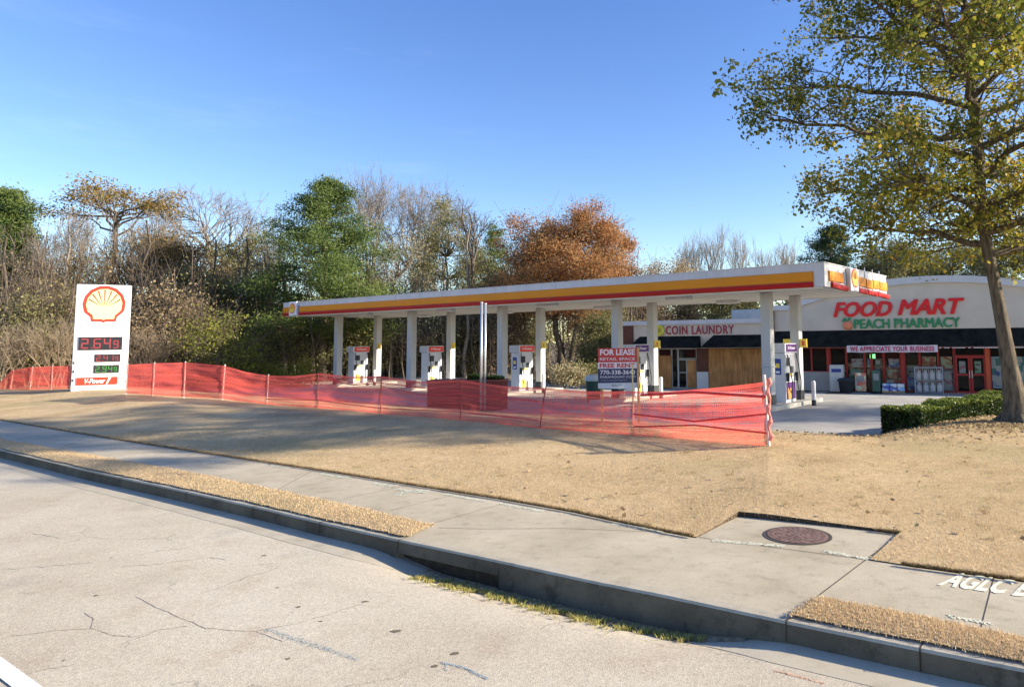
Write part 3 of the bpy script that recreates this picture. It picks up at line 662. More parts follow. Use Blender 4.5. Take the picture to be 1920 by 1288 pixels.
MB().box(-OA-.03, LX+OB+.03, -OC-.03, -OC+.1, CZ+FH, CZ+FH+.03).box(LX+OB-.1, LX+OB+.03, -OC+.1, G+OD+.03, CZ+FH, CZ+FH+.03).box(-OA-.03, -OA+.1, -OC+.1, G+OD+.03, CZ+FH, CZ+FH+.03).build('coping', WHITE, can)
# right-hand end: bands come in loose, partly missing lengths
XE = LX+OB; YB = G+OD+OC
def endband(name, z0, z1, segs, mat, blg):
    for i, (t0, t1, dz, tilt) in enumerate(segs):
        b = MB(); y0 = -OC+t0*YB; y1 = -OC+t1*YB; m_ = 7; vs = []; 
        prof = [(0, z0), (blg*.85, z0+.02), (blg, (z0+z1)/2), (blg*.85, z1-.02), (0, z1)]
        for k in range(m_+1):
            t = k/m_; sag = tilt*t; bul = 1+.25*math.sin(t*9+i)
            vs += [(XE+.002+x*bul, y0+(y1-y0)*t, z+dz-sag) for x, z in prof]
        n = 5; fs = [(k*n+j, (k+1)*n+j, (k+1)*n+(j+1) % n, k*n+(j+1) % n) for k in range(m_) for j in range(n)]+[tuple(range(n)), tuple(range(m_*n+n-1, m_*n-1, -1))]
        b.add(vs, fs); b.build(name, mat, can)
endband('yellow_band', CZ+.2, CZ+.57, [(.05, .24, 0, 0), (.455, .60, .0, .0), (.61, .73, -.02, .02), (.735, .84, 0, 0), (.86, .985, -.02, 0)], YEL, .06)
endband('red_band', CZ-.04, CZ+.17, [(.08, .29, .02, .06), (.44, .62, .0, .05), (.62, .80, -.03, .04), (.80, 1.02, -.05, .06)], RED, .10)
for t in (.46, .6, .735, .86): MB().box(XE-.01, XE+.02, -OC+t*YB-.03, -OC+t*YB+.03, CZ+.02, CZ+FH+.16).build('bracket', GREY, can)
# scallop emblem
def scallop(rad):
    pts = []
    for i in range(29):
        a = R(205-230*i/28); k = 1+.015*math.cos(i*math.pi*2/3)
        pts.append((rad*1.0*math.cos(a)*k, rad*.93*math.sin(a)*k+rad*.08))
    return [(-.90*rad, -.34*rad)][:0]+pts+[(.62*rad, -.56*rad), (.58*rad, -.78*rad), (.12*rad, -.78*rad), (0, -.84*rad), (-.12*rad, -.78*rad), (-.58*rad, -.78*rad), (-.62*rad, -.56*rad)]
def emblem(parent, cx, cz, rad, y, axis='y', ym=LOGOY, sx=1):
    def put(b, poly, t0, t1):
        if axis == 'y': b.prism_y([(cx+px*sx, cz+pz) for px, pz in poly], t0, t1)
        else: b.prism_x([(cx+px*sx, cz+pz) for px, pz in poly], t0, t1)
    s = -1 if axis == 'y' else 1
    b = MB(); put(b, scallop(rad), y, y+s*.012); e = b.build('emblem_outline', LOGOR, parent)
    b = MB(); put(b, scallop(rad*.84), y+s*.012, y+s*.02); b.build('emblem_face', ym, e)
    b = MB()
    for k in range(7):
        a = R(90+(k-3)*23); a0 = R(90+(k-3)*13); x0, z0 = rad*.30*math.cos(a0), -rad*.10+rad*.12*math.sin(a0)
        x1, z1 = rad*.80*math.cos(a), rad*.74*math.sin(a)+rad*.07; d = Vector((x1-x0, z1-z0)).normalized(); n = Vector((-d.y, d.x))
        put(b, [(x0-n.x*rad*.008, z0-n.y*rad*.008), (x0+n.x*rad*.008, z0+n.y*rad*.008), (x1+n.x*rad*.035, z1+n.y*rad*.035), (x1-n.x*rad*.035, z1-n.y*rad*.035)], y+s*.02, y+s*.026)
    b.build('emblem_rib', LOGOR, e); return e
lb = MB().box(LOGX-.40, LOGX+.42, -OC-.16, -OC-.001, CZ-.02, CZ+FH+.04).build('logo_panel', SIGNWHITE, can, bevel=.03)
emblem(lb, LOGX+.0, CZ+.40, .33, -OC-.161, 'y', YELB)
MB().box(LOGX+.425, LOGX+.54, -OC-.05, -OC-.001, CZ+.05, CZ+.6).build('logo_bracket', pm('slate_paint', (.14, .17, .24), .1, 2, .5), can)
yl = -OC+.36*YB
lb = MB().box(XE+.001, XE+.18, yl-.45, yl+.45, CZ-.06, CZ+FH-.02).build('logo_panel', SIGNWHITE, can, bevel=.03)
emblem(lb, yl, CZ+.40, .38, XE+.181, 'x', YELB)
MB().box(XE+.001, XE+.03, yl-.75, yl-.5, CZ+.2, CZ+.62).build('logo_bracket', pm('slate_paint', (.14, .17, .24)), can)
# soffit joints and lamps
b = MB()
for i in range(0, 60): b.box(-OA+.5+i*.58, -OA+.508+i*.58, -OC+.1, G+OD-.1, CZ+.012, CZ+.0199)
b.build('soffit_joint', pm('soffit_shadow_gap', (.34, .33, .30), .05, 1, .8), can)
MB().box(-OA+.15, LX+OB-.15, -OC+.06, -OC+.2, CZ-.06, CZ+.02).build('gutter_trim', CEIL, can)
for i in range(4):
    for yy in (-.6, G+.9):
        f = MB().box((i+.5)*SP-.55, (i+.5)*SP+.55, yy-.18, yy+.18, CZ-.13, CZ+.012).build('canopy_lamp', WHITE, can, bevel=.02)
        MB().box((i+.5)*SP-.5, (i+.5)*SP+.5, yy-.14, yy+.14, CZ-.145, CZ-.13).build('lamp_lens', SIGNWHITE, f)
for i in range(5):
    for j, yy in enumerate((0, G)):
        c = MB().box(i*SP-.19, i*SP+.19, yy-.19, yy+.19, .02, CZ+.011).build('column', pm('column_paint', (.50, .495, .48), .05, 2, .55), can, bevel=.02)
        MB().box(i*SP-.205, i*SP+.205, yy-.205, yy+.205, .0, .52).build('column_base', CHAR, c, bevel=.01)
        MB().box(i*SP-.215, i*SP+.215, yy-.215, yy+.215, 1.55, 1.60).build('column_collar', GREY, c) if (i == 4 and j == 0) else None
        if j == 1:
            fl = MB().box(i*SP+.191, i*SP+.50, yy-.14, yy-.09, 2.27, 2.62).build('pump_number_sign', YELB, can)
            text('pump_number', str(9-2*i if i else 10), LOGOR, fl, i*SP+.28, i*SP+.41, 2.35, 2.54, yy-.142, ext=.002)
            if i == 4:
                fl = MB().box(i*SP-.52, i*SP-.191, yy-.14, yy-.09, 2.27, 2.62).build('pump_number_sign', YELB, can)
def cw(s, g, z=0):
    c_, s_ = math.cos(TH), math.sin(TH); return (-17.4915+s*c_-g*s_, 44.3645+s*s_+g*c_, z)
# ------------------------------------------------------------------ islands, pumps, bollards
ISL = ['under the far left end of the canopy', 'second from the left under the canopy', 'in the middle of the forecourt', 'behind the lease sign', 'at the right end of the canopy']
CONI = concrete_mat('island_concrete', (.46, .44, .38), (.58, .55, .48), .3)
PUMPW = pm('pump_cabinet_paint', (.66, .67, .69), .05, 3, .4)
for i in range(5):
    o = empty('pump_island', cw(i*SP, 0), TH, 'raised concrete pump island '+ISL[i], 'kerb island', 'pump islands under the canopy')
    MB().box(-.62, .62, -1.05, G+1.15, -.3, .15).build('island_slab', CONI, o, bevel=.03)
    b = MB(); b.cyl(0, -1.05, -.3, .149, .615, n=24); b.build('rounded_nose', CONI, o)
    red = i < 3
    p = empty('fuel_pump', cw(i*SP, G/2, .15), TH, ('white fuel pump with %s header ' % ('red' if red else 'purple'))+ISL[i], 'fuel pump', 'fuel pumps on the islands')
    HW, HD = .29, .50          # half thickness along x, half width along y
    MB().box(-HW, HW, -HD, HD, 0, 1.92).build('cabinet', PUMPW, p, bevel=.015)
    b = MB().box(-HW-.05, HW+.05, -HD-.09, HD+.09, 1.93, 2.30).build('header', WHITE, p, bevel=.02)
    hp = MB().box(HW+.051, HW+.07, -HD+.02, HD+.05, 1.97, 2.26).build('header_panel', LOGOR if red else PURP, b)
    t = text('header_lettering', 'V-Power', SIGNWHITE, hp, -.36, .36, 2.06, 2.18, 0, shear=.25, bold=.01, ext=.002)
    t.rotation_euler = (0, 0, R(90)); t.location = (HW+.073, .03, 0)
    if not red: pass
    MB().box(HW+.001, HW+.015, -HD+.04, HD-.04, 1.0, 1.86).build('dispenser_face', GREY if i == 4 else WHITE, p)
    sc = MB().box(HW+.016, HW+.03, -HD+.10, -HD+.42, 1.42, 1.74).build('display_screen', BLACK, p)
    MB().box(HW+.016, HW+.05, -HD+.5, -HD+.7, 1.15, 1.40).build('card_reader', CHAR, p)
    b = MB()
    for k in range(4): b.box(HW+.016, HW+.028, -HD+.12+k*.13, -HD+.22+k*.13, 1.04, 1.12)
    b.build('grade_button', YELB, p)
    for yy in (-HD+.06, HD-.06):
        b = MB(); b.box(HW+.02, HW+.14, yy-.035, yy+.035, .82, 1.16); nz = b.build('nozzle', BLACK, p, bevel=.015)
        b = MB(); pts = [(HW+.06, yy, 1.9), (HW+.16, yy, 1.5), (HW+.24, yy+.03, .8), (HW+.20, yy+.05, .35), (HW+.12, yy+.03, .5), (HW+.10, yy, .85)]
        b.tube(pts, .022, 7); b.build('hose', BLACK, p, smooth=True)
    pf = MB().box(-.16, .12, -HD-.012, -HD-.001, 1.08, 1.70).build('poster', BLUE, p) if i in (2, 4) else MB().box(-.22, .18, -HD-.012, -HD-.001, 1.1, 1.65).build('end_panel', PUMPW, p)
    if i in (2, 4):
        MB().box(-.1, .06, -HD-.016, -HD-.0121, 1.35, 1.52).build('poster_emblem', YELB, pf); MB().box(-.1, .06, -HD-.016, -HD-.0121, 1.14, 1.22).build('poster_caption', SIGNWHITE, pf)
    st = MB().box(HW+.002, HW+.012, -HD+.06, HD-.06, .12, .78).build('lower_panel', PURP if i == 4 else SIGNWHITE, p)
    MB().box(HW+.0125, HW+.018, -HD+.18, -HD+.48, .14, .55).build('sticker', YELB if i != 4 else pm('amber_sticker', (.7, .35, .08), .2, 8, .5), st)
    g = MB().cyl(0, 0, 0, .92, .085, n=18).cyl(0, 0, .92, .97, .085, .05, n=18)
    o = empty('bollard', cw(i*SP+1.0, 1.95), TH, 'short white steel bollard beside the pump '+ISL[i], 'bollard', 'white bollards by the pumps')
    g.build('post', WHITE if i == 4 else SIGNWHITE, o, smooth=False); MB().cyl(0, 0, -.05, .22, .09, n=18).build('post_base', CHAR, o)
# bins by the islands
def bin_(loc, rz, label, r=.3, h=.95, mat=BLACK, lid=CHAR, group='forecourt bins'):
    o = empty('trash_bin', loc, rz, label, 'trash bin', group)
    MB().lathe(0, 0, [(r*.82, 0), (r, h*.75), (r*.97, h*.8)], 18).build('body', mat, o, smooth=False)
    MB().lathe(0, 0, [(r*1.12, h*.8), (r*1.15, h*.88), (r*.9, h), (r*.4, h*1.04)], 18).build('lid', lid, o); return o
GREENB = pm('bin_green', (.02, .06, .04), .2, 5, .5)
x, y = atD(1112, 31); bin_((x, y, 0), 0, 'dark green bin with a pale lid left of the lease sign', .34, 1.15, GREENB, pm('pale_lid', (.5, .52, .48), .1, 4, .5))
# ------------------------------------------------------------------ store building (local frame on the shop front)
TS = R(-24.4); P0 = Vector((16.35, 40.5, -.45)); cs, sn = math.cos(TS), math.sin(TS)
store = empty('store_building', P0, TS, 'single storey greige shop block with food mart arch and coin laundry under dark awnings', 'building')
def Fp(px, py=None, yl=0):
    d = ray(px, hor(px) if py is None else py); o = Vector((-P0.x, -P0.y, H-P0.z))
    ol = Vector((cs*o.x+sn*o.y, -sn*o.x+cs*o.y, o.z)); dl = Vector((cs*d.x+sn*d.y, -sn*d.x+cs*d.y, d.z))
    t = (yl-ol.y)/dl.y; q = ol+dl*t; return q.x, q.z
def Fx(px, yl=0): return Fp(px, None, yl)[0]
def Fz(px, py, yl=0): return Fp(px, py, yl)[1]
XL, XR = Fx(1164), Fx(2150); XM = Fx(1447)
ZAB = Fz(1700, 651); ZAT = Fz(1700, 617)+.0
ztL = Fz(1300, 600)  # laundry parapet top
print('store', XL, XM, XR, 'awning', ZAB, ZAT, 'laundry top', ztL, Fz(1464, 573), Fz(1740, 518))
DEP = 16
b = MB(); b.box(XL, XM, 0, .3, ZAB, ztL-.02); b.build('laundry_wall', STUCCO, store)
MB().box(XL-.12, XM-.02, -.14, .32, ztL-.28, ztL).build('cornice', CORN, store)
ZM = Fz(1464, 573)
# food mart wall: low shoulder, then the arch
XA0, XA1 = Fx(1492), Fx(2010); xc = Fx(1748)
def arcz(x):
    pxs = None
    t = (x-xc)/(XA1-xc); return Fz(1748, 518)-.95*abs(t)**2
poly = [(XM, ZAB), (XR, ZAB), (XR, ZM-.02), (XA1, ZM-.02)]
N_ = 28
arcx = [XA1+(XA0-XA1)*i/N_ for i in range(N_+1)]
poly += [(x, arcz(x)) for x in arcx]+[(XA0, ZM-.02), (XM, ZM-.02)]
MB().prism_y(poly, 0, .3).build('food_mart_wall', STUCCO, store)
MB().box(XM-.05, XA0, -.14, .33, ZM-.30, ZM).build('cornice', CORN, store); MB().box(XA1, XR, -.14, .33, ZM-.30, ZM).build('cornice', CORN, store)
b = MB()
for i in range(N_):
    x0, x1 = arcx[i], arcx[i+1]; b.add([(x0, -.16, arcz(x0)-.36), (x1, -.16, arcz(x1)-.36), (x1, -.16, arcz(x1)+.02), (x0, -.16, arcz(x0)+.02), (x0, .34, arcz(x0)-.36), (x1, .34, arcz(x1)-.36), (x1, .34, arcz(x1)+.02), (x0, .34, arcz(x0)+.02)],
        [(0, 1, 2, 3), (7, 6, 5, 4), (3, 2, 6, 7), (0, 4, 5, 1)])
b.build('arched_cornice', CORN, store)
MB().box(XL, XR, .31, DEP, ztL-.5, ztL-.35).build('flat_roof', GREY, store)
b = MB(); b.box(XL, XL+.25, .31, DEP, 0, ztL-.02); b.box(XL, XR, DEP, DEP+.25, -.3, ztL); b.box(XR-.25, XR, .31, DEP, -.3, ztL); b.build('side_wall', STUCCO, store)
MB().box(XL, XR, .0, DEP, -.2, .012).build('floor_slab', CONC, store)
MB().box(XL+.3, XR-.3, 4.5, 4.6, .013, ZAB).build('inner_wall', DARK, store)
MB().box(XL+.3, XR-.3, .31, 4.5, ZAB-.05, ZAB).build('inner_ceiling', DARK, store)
# roof unit
u = empty('rooftop_unit', P0+Vector((cs*Fx(1412, 6)-sn*6, sn*Fx(1412, 6)+cs*6, ztL-.36)), TS, 'pale blue grey air unit on the flat laundry roof', 'air unit')
MB().box(-1.3, 1.3, -.8, .8, 0, 1.15).build('casing', pm('unit_paint', (.30, .38, .42), .1, 3, .5), u, bevel=.03)
b = MB()
for k in range(8): b.box(-1.2, 1.2, -.815, -.802, .15+k*.11, .2+k*.11)
b.build('louvre', GREY, u)
# awnings
def awning(name, x0, x1, zb, zt, yo, lcut=0, rcut=0):
    b = MB(); t = .03
    vs = [(x0, -yo, zb), (x1, -yo, zb), (x1-rcut, -.02, zt), (x0+lcut, -.02, zt), (x0, -yo+.001, zb-.0), (x0, -.02, zb), (x1, -.02, zb)]
    b.add(vs, [(0, 1, 2, 3), (0, 3, 5), (1, 6, 2), (0, 5, 6, 1)])
    a = b.build(name, AWN, store)
    n = int((x1-x0)/1.1)
    for k in range(1, n):
        xx = x0+(x1-x0)*k/n; b = MB().add([(xx-.012, -yo-.004, zb), (xx+.012, -yo-.004, zb), (xx+.012, -.026, zt+.002), (xx-.012, -.026, zt+.002)], [(0, 1, 2, 3)]); b.build('awning_seam', pm('awning_seam_fabric', (.02, .024, .028), .1, 4, .8, spec=.15), a); return a
YO = .95
awning('awning', Fx(1175, -YO), Fx(1305, -YO), Fz(1290, 652.5, -YO), Fz(1290, 630), YO, .55, 0)
awning('awning', Fx(1312, -YO), Fx(1429, -YO), Fz(1370, 651.5, -YO), Fz(1370, 628), YO, .62, .25)
awning('awning', Fx(1448, -YO), Fx(2100, -YO), Fz(1700, 650.5, -YO), Fz(1700, 617.5), YO, 0, 0)
# brick piers
MB().box(XL+.02, Fx(1188), -.07, -.001, 0, ztL-.29).build('brick_pier', BRICK, store)
MB().box(Fx(1306), Fx(1327), -.07, .28, Fz(1316, 697), ZAB-.001).build('brick_pier', BRICK, store)
MB().box(Fx(1306), Fx(1327), -.11, .28, .013, Fz(1316, 697)-.003).build('pier_base', CORN, store)
MB().box(Fx(1445.5), Fx(1453), -.20, -.001, Fz(1450, 651), ZM-.31).build('brick_pier', BRICK, store)
MB().box(Fx(1427), Fx(1453), .0, .28, .013, ZAB-.001).build('pier', STUCCO, store)
# windows, doors
def pane(x0, x1, z0, z1, mat=None, frame=ALU, name='window', post=None, fw=.05, mull=(), y=.12):
    f = MB(); f.box(x0, x0+fw, y-.05, y+.05, z0, z1); f.box(x1-fw, x1, y-.05, y+.05, z0, z1); f.box(x0+fw, x1-fw, y-.05, y+.05, z1-fw, z1); f.box(x0+fw, x1-fw, y-.05, y+.05, z0, z0+fw)
    for m_ in mull: f.box(x0+fw, x1-fw, y-.045, y+.045, m_-fw/2, m_+fw/2)
    fr = f.build(name, frame, store)
    MB().box(x0+fw, x1-fw, y-.006, y+.006, z0+fw, z1-fw).build('pane', GLASS, fr)
    if post:
        MB().box(x0+fw+.03, x1-fw-.03, y+.04, y+.05, max(z0, post[1])+fw, min(post[2], z1-fw)).build('window_poster', post[0], fr)
    return fr
ZT = ZAB-.003
def zf(py, px=1700): return max(.02, Fz(px, py))
z0 = .014
pane(Fx(1189), Fx(1233), z0, ZT); pane(Fx(1233), Fx(1258), z0, ZT); MB().box(Fx(1232), Fx(1258), -.03, .06, z0, Fz(1245, 667)).build('plywood_board', PLY, store)
pane(Fx(1258), Fx(1270), z0, ZT)
pane(Fx(1270), Fx(1286), z0, Fz(1278, 674), name='door', mull=(1.0,)); pane(Fx(1270), Fx(1305), Fz(1278, 673), ZT)
pane(Fx(1286), Fx(1305), z0, Fz(1295, 674), name='door'); MB().box(Fx(1287.5), Fx(1304), -.02, .06, z0+.05, Fz(1295, 675.5)).build('plywood_board', PLY, store)
pxs = [1327.5, 1341, 1356, 1371, 1391, 1409, 1427]
for a_, b_ in zip(pxs[:-1], pxs[1:]): MB().box(Fx(a_)+.006, Fx(b_)-.006, -.02-.008*((int(a_)) % 2), .2, z0, ZT-.02*(int(b_) % 3)).build('plywood_board', PLY, store)
W1 = [(.5, .08, .05), (.75, .7, .62), (.06, .14, .45), (.7, .35, .1), (.1, .09, .09), (.75, .62, .3), (.55, .12, .1)]
PM = [poster_mat('product_wall_red', [(.55, .12, .07), (.62, .30, .18), (.40, .10, .06), (.6, .45, .30), (.12, .07, .05), (.58, .2, .1)], (5, 5, 7), 1.3),
      poster_mat('product_wall_mixed', [(.05, .12, .32), (.55, .6, .62), (.12, .22, .18), (.5, .45, .3), (.3, .35, .5), (.08, .06, .06)], (6, 5, 8), 4.1),
      poster_mat('product_wall_pale', [(.45, .44, .48), (.5, .42, .46), (.35, .2, .24), (.55, .55, .5), (.12, .12, .2)], (3, 5, 5), 7.7)]
ADS = [poster_mat('ad_sheet_%s' % nm, cl, (4, 4, 6), k*2.3) for k, (nm, cl) in enumerate([('warm', [(.7, .25, .12), (.75, .55, .3), (.6, .1, .06)]), ('blue', [(.15, .28, .6), (.6, .65, .7), (.08, .1, .3)]), ('green', [(.2, .4, .25), (.65, .66, .5), (.1, .15, .1)]), ('pink', [(.65, .5, .55), (.5, .2, .25), (.7, .66, .66)])])]
pane(Fx(1453), Fx(1500), z0, ZT); 
zd = Fz(1525, 697); MB().box(Fx(1500), Fx(1553), -.03, .2, z0, zd).build('dado_wall', DADO, store); pane(Fx(1500), Fx(1520), zd+.003, ZT, frame=TRIMR); pane(Fx(1520), Fx(1549), zd+.003, ZT, frame=TRIMR, fw=.04)
MB().box(Fx(1549), Fx(1554), -.01, .2, zd+.003, ZT).build('frame_post', TRIMR, store)
bays = [(1554, 1585, 1), (1585, 1619, 0), (1619, 1632, 0), (1632, 1655, 0), (1655, 1687, 0), (1694, 1722, 1), (1722, 1757, 2), (1757, 1787, 2)]
for x0_, x1_, k in bays:
    w = pane(Fx(x0_)+.004, Fx(x1_)-.004, z0, ZT, frame=TRIMR, fw=.055)
    sh = MB(); xa, xb = Fx(x0_)+.07, Fx(x1_)-.07; zt = 1.75 if k == 0 else 1.55
    sh.box(xa, xb, .35, .62, .02, zt*random.uniform(.85, 1.05)); sh.build('display_stock', PM[k], w)
    if k == 0:
        for q_ in range(3): MB().box(xa+.02+(xb-xa)*.1*q_, xa+(xb-xa)*(.55+.2*q_), .16+.006*q_, .165+.006*q_, .15+.62*q_, .68+.6*q_).build('window_poster', ADS[(q_+int(x0_)) % 4], w)
    if k == 9: MB().box(xa+.05, xa+(xb-xa)*.75, .16, .165, .9, 1.5).build('window_poster', ADS[random.randrange(4)], w)
    if k == 1: MB().box(xa+.02, xb-.02, .16, .165, .1, .85).build('window_poster', ADS[1], w)
    if k == 2: MB().box(xa+.05, xb-.05, .16, .165, 1.35, 2.0).build('window_poster', ADS[0], w); MB().box(xa+.05, xb-.1, .16, .165, .15, 1.2).build('window_poster', ADS[3], w)
MB().box(Fx(1687), Fx(1694), -.06, .2, z0, ZT).build('frame_post', TRIMR, store)
for x0_, x1_ in ((1788, 1816), (1817, 1845)):
    d = pane(Fx(x0_), Fx(x1_), z0, 2.02, frame=TRIMR, fw=.10, name='door', mull=(1.02,)); xx = Fx(x1_ if x0_ == 1788 else x0_); s_ = -1 if x0_ == 1788 else 1
    MB().box(xx+s_*.05-.015, xx+s_*.05+.015, .0, .03, .85, 1.25).build('door_handle', STEEL, d)
    MB().box(Fx(x0_)+.2, Fx(x1_)-.22, .16, .165, 1.1, 1.75).build('door_poster', ADS[2 if x0_ > 1800 else 3], d)
pane(Fx(1788), Fx(1845), 2.03, ZT, frame=TRIMR, fw=.05)
MB().box(Fx(1845), Fx(1853), -.05, .2, z0, ZT).build('frame_post', pm('orange_red_post', (.55, .09, .03), .1, 3, .5), store)
for x0_, x1_ in ((1853, 1885), (1885, 1925), (1925, 1965)): 
    w = pane(Fx(x0_)+.004, Fx(x1_)-.004, z0, ZT, frame=TRIMR); MB().box(Fx(x0_)+.08, Fx(x1_)-.08, .16, .166, .3, 2.0).build('window_poster', poster_mat('blue_ad_%d' % x0_, [(.04, .08, .3), (.3, .42, .6), (.05, .2, .2), (.5, .5, .6)], (3, 4, 3), x0_*.1), w)
MB().box(Fx(1965), XR-.26, .0, .28, z0, ZT).build('end_wall', STUCCO, store)
# open sign behind the glass
os_ = MB().box(Fx(1629), Fx(1639), .185, .21, Fz(1634, 672, .19), Fz(1634, 664, .19)).build('open_sign', emis_mat('green_neon', (.25, 1, .35), 1.6), store)
# lettering
fm = text('food_mart_sign', 'FOOD', pm('sign_red_letters', (.80, .012, .02), .15, 2, .4), store, Fx(1566), Fx(1674), Fz(1620, 593), Fz(1620, 566.5), -.10, shear=.30, bold=.0, ext=.098, fat=.05)
text('food_mart_sign', 'MART', pm('sign_red_letters', (.62, .012, .018)), store, Fx(1687), Fx(1810), Fz(1748, 588.5), Fz(1748, 561), -.10, shear=.30, bold=.0, ext=.098, fat=.05)
GRL = pm('sign_green_letters', (.015, .27, .10), .15, 3, .4)
text('pharmacy_sign', 'PEACH PHARMACY', GRL, store, Fx(1603), Fx(1801), Fz(1700, 614.5), Fz(1700, 597), -.08, bold=.0, ext=.078, fat=.022)
x, z = Fp(1590, 610); pe = MB().lathe(0, 0, [(.02, -.26), (.2, -.2), (.27, 0), (.2, .18), (.04, .24)], 16).build('peach_emblem', pm('peach_paint', (.80, .25, .12), .2, 2, .5), store, smooth=True)
pe.location = (x, -.10, z); pe.scale = (1.05, .4, 1.0)
lf = MB().prism_y([(-.32, .10), (-.12, .34), (.04, .20), (.12, .36), (.30, .26), (.10, .14), (-.1, .12)], -.16, -.13).build('leaf_emblem', GRL, store); lf.location = (x-.05, 0, z+.12)
dk = pm('laundry_letters', (.34, .035, .04), .15, 3, .45)
text('laundry_sign', 'COIN LAUNDRY', pm('letter_white_edge', (.72, .66, .62), .05, 3, .5), store, Fx(1247.5), Fx(1378.5), Fz(1312, 627.5), Fz(1312, 609.5), -.05, bold=.0, ext=.048, space=1.12, fat=.05)
text('laundry_sign', 'COIN LAUNDRY', dk, store, Fx(1249), Fx(1377), Fz(1312, 626.5), Fz(1312, 610.5), -.09, bold=.0, ext=.038, space=1.12, fat=.018)
x, z = Fp(1237, 619.5)
ds = MB(); n = 28; ds.prism_y([(x+.36*math.cos(i*6.283/n), z+.36*math.sin(i*6.283/n)) for i in range(n)], -.16, -.001); ds = ds.build('round_sign', pm('round_sign_yellow', (.62, .58, .05), .1, 3, .4), store)
ds2 = MB(); ds2.prism_y([(x+.16*math.cos(i*6.283/n), z+.16*math.sin(i*6.283/n)) for i in range(n)], -.17, -.161); ds2.build('round_sign_centre', pm('olive_centre', (.40, .34, .04), .2, 6, .4), ds)
def sl(x, y, z=0): return P0+Vector((cs*x-sn*y, sn*x+cs*y, z))
# banner hung from the awning
xb0, xb1 = Fx(1587, -YO), Fx(1757, -YO); zb0, zb1 = Fz(1670, 660.5, -YO), Fz(1670, 647.5, -YO)
ban = empty('banner', sl((xb0+xb1)/2, -YO-.02, zb0), TS, 'long white banner with crimson capitals hung on the dark awning edge of the food mart', 'banner')
V = []; F = []; n = 30; hw = (xb1-xb0)/2
for i in range(n+1):
    for j in range(3): V.append((-hw+2*hw*i/n, .012*math.sin(i*1.1+j), (zb1-zb0)*j/2+.008*math.sin(i*.9)))
for i in range(n):
    for j in range(2): F.append((i*3+j, (i+1)*3+j, (i+1)*3+j+1, i*3+j+1))
npmesh('cloth', V, F, pm('banner_cloth', (.72, .70, .74), .06, 2, .7), ban)
text('lettering', 'WE APPRECIATE YOUR BUSINESS', pm('crimson_ink', (.52, .02, .12), .1, 3, .6), ban, -hw*.93, hw*.93, .05, zb1-zb0-.05, -.035, bold=.03, ext=.0, space=1.1)
# string of pale pennant strip under the awning
lt = empty('light_string', sl(Fx(1825, -YO), -YO-.02, Fz(1800, 652, -YO)), TS, 'thin pale light string along the awning edge right of the banner', 'light string')
b = MB(); x0 = Fx(1760, -YO)-Fx(1825, -YO)
for k in range(34):
    if random.random() < .75: b.box(x0+k*.13, x0+k*.13+.1, -.01, .01, -.02, .02)
b.build('bulb_strip', SIGNWHITE, lt)
# things standing along the shop front
ice = empty('ice_merchandiser', sl((Fx(1555)+Fx(1583))/2, -.42, .03), TS, 'tall white ice freezer cabinet left of the red framed shop windows', 'freezer')
wi = (Fx(1583)-Fx(1555))*.46
MB().box(-wi, wi, -.32, .32, 0, 1.52).build('cabinet', pm('freezer_white', (.62, .62, .60), .06, 2, .45), ice, bevel=.03)
MB().box(-wi+.05, -.015, -.345, -.321, .25, 1.42).build('door', pm('freezer_white', (1, 1, 1)), ice); d = MB().box(.015, wi-.05, -.345, -.321, .25, 1.42).build('door', pm('freezer_white', (1, 1, 1)), ice)
MB().box(-wi+.12, wi-.12, -.352, -.346, 1.1, 1.3).build('ice_label', BLUE, d)
o = bin_(sl(Fx(1583, -1.2), -1.2, -.0), 0, 'squat black bin with wide dark rim on the walk before the ice freezer', .42, .82, BLACK, CHAR, 'forecourt bins')
sw = MB(); sw.box(XL, XR, -2.0, -.001, -.3, .0); sw = sw.build('storefront_walk', CONC, None); sw.location = P0; sw.rotation_euler = (0, 0, TS); tag(sw, kind='structure')
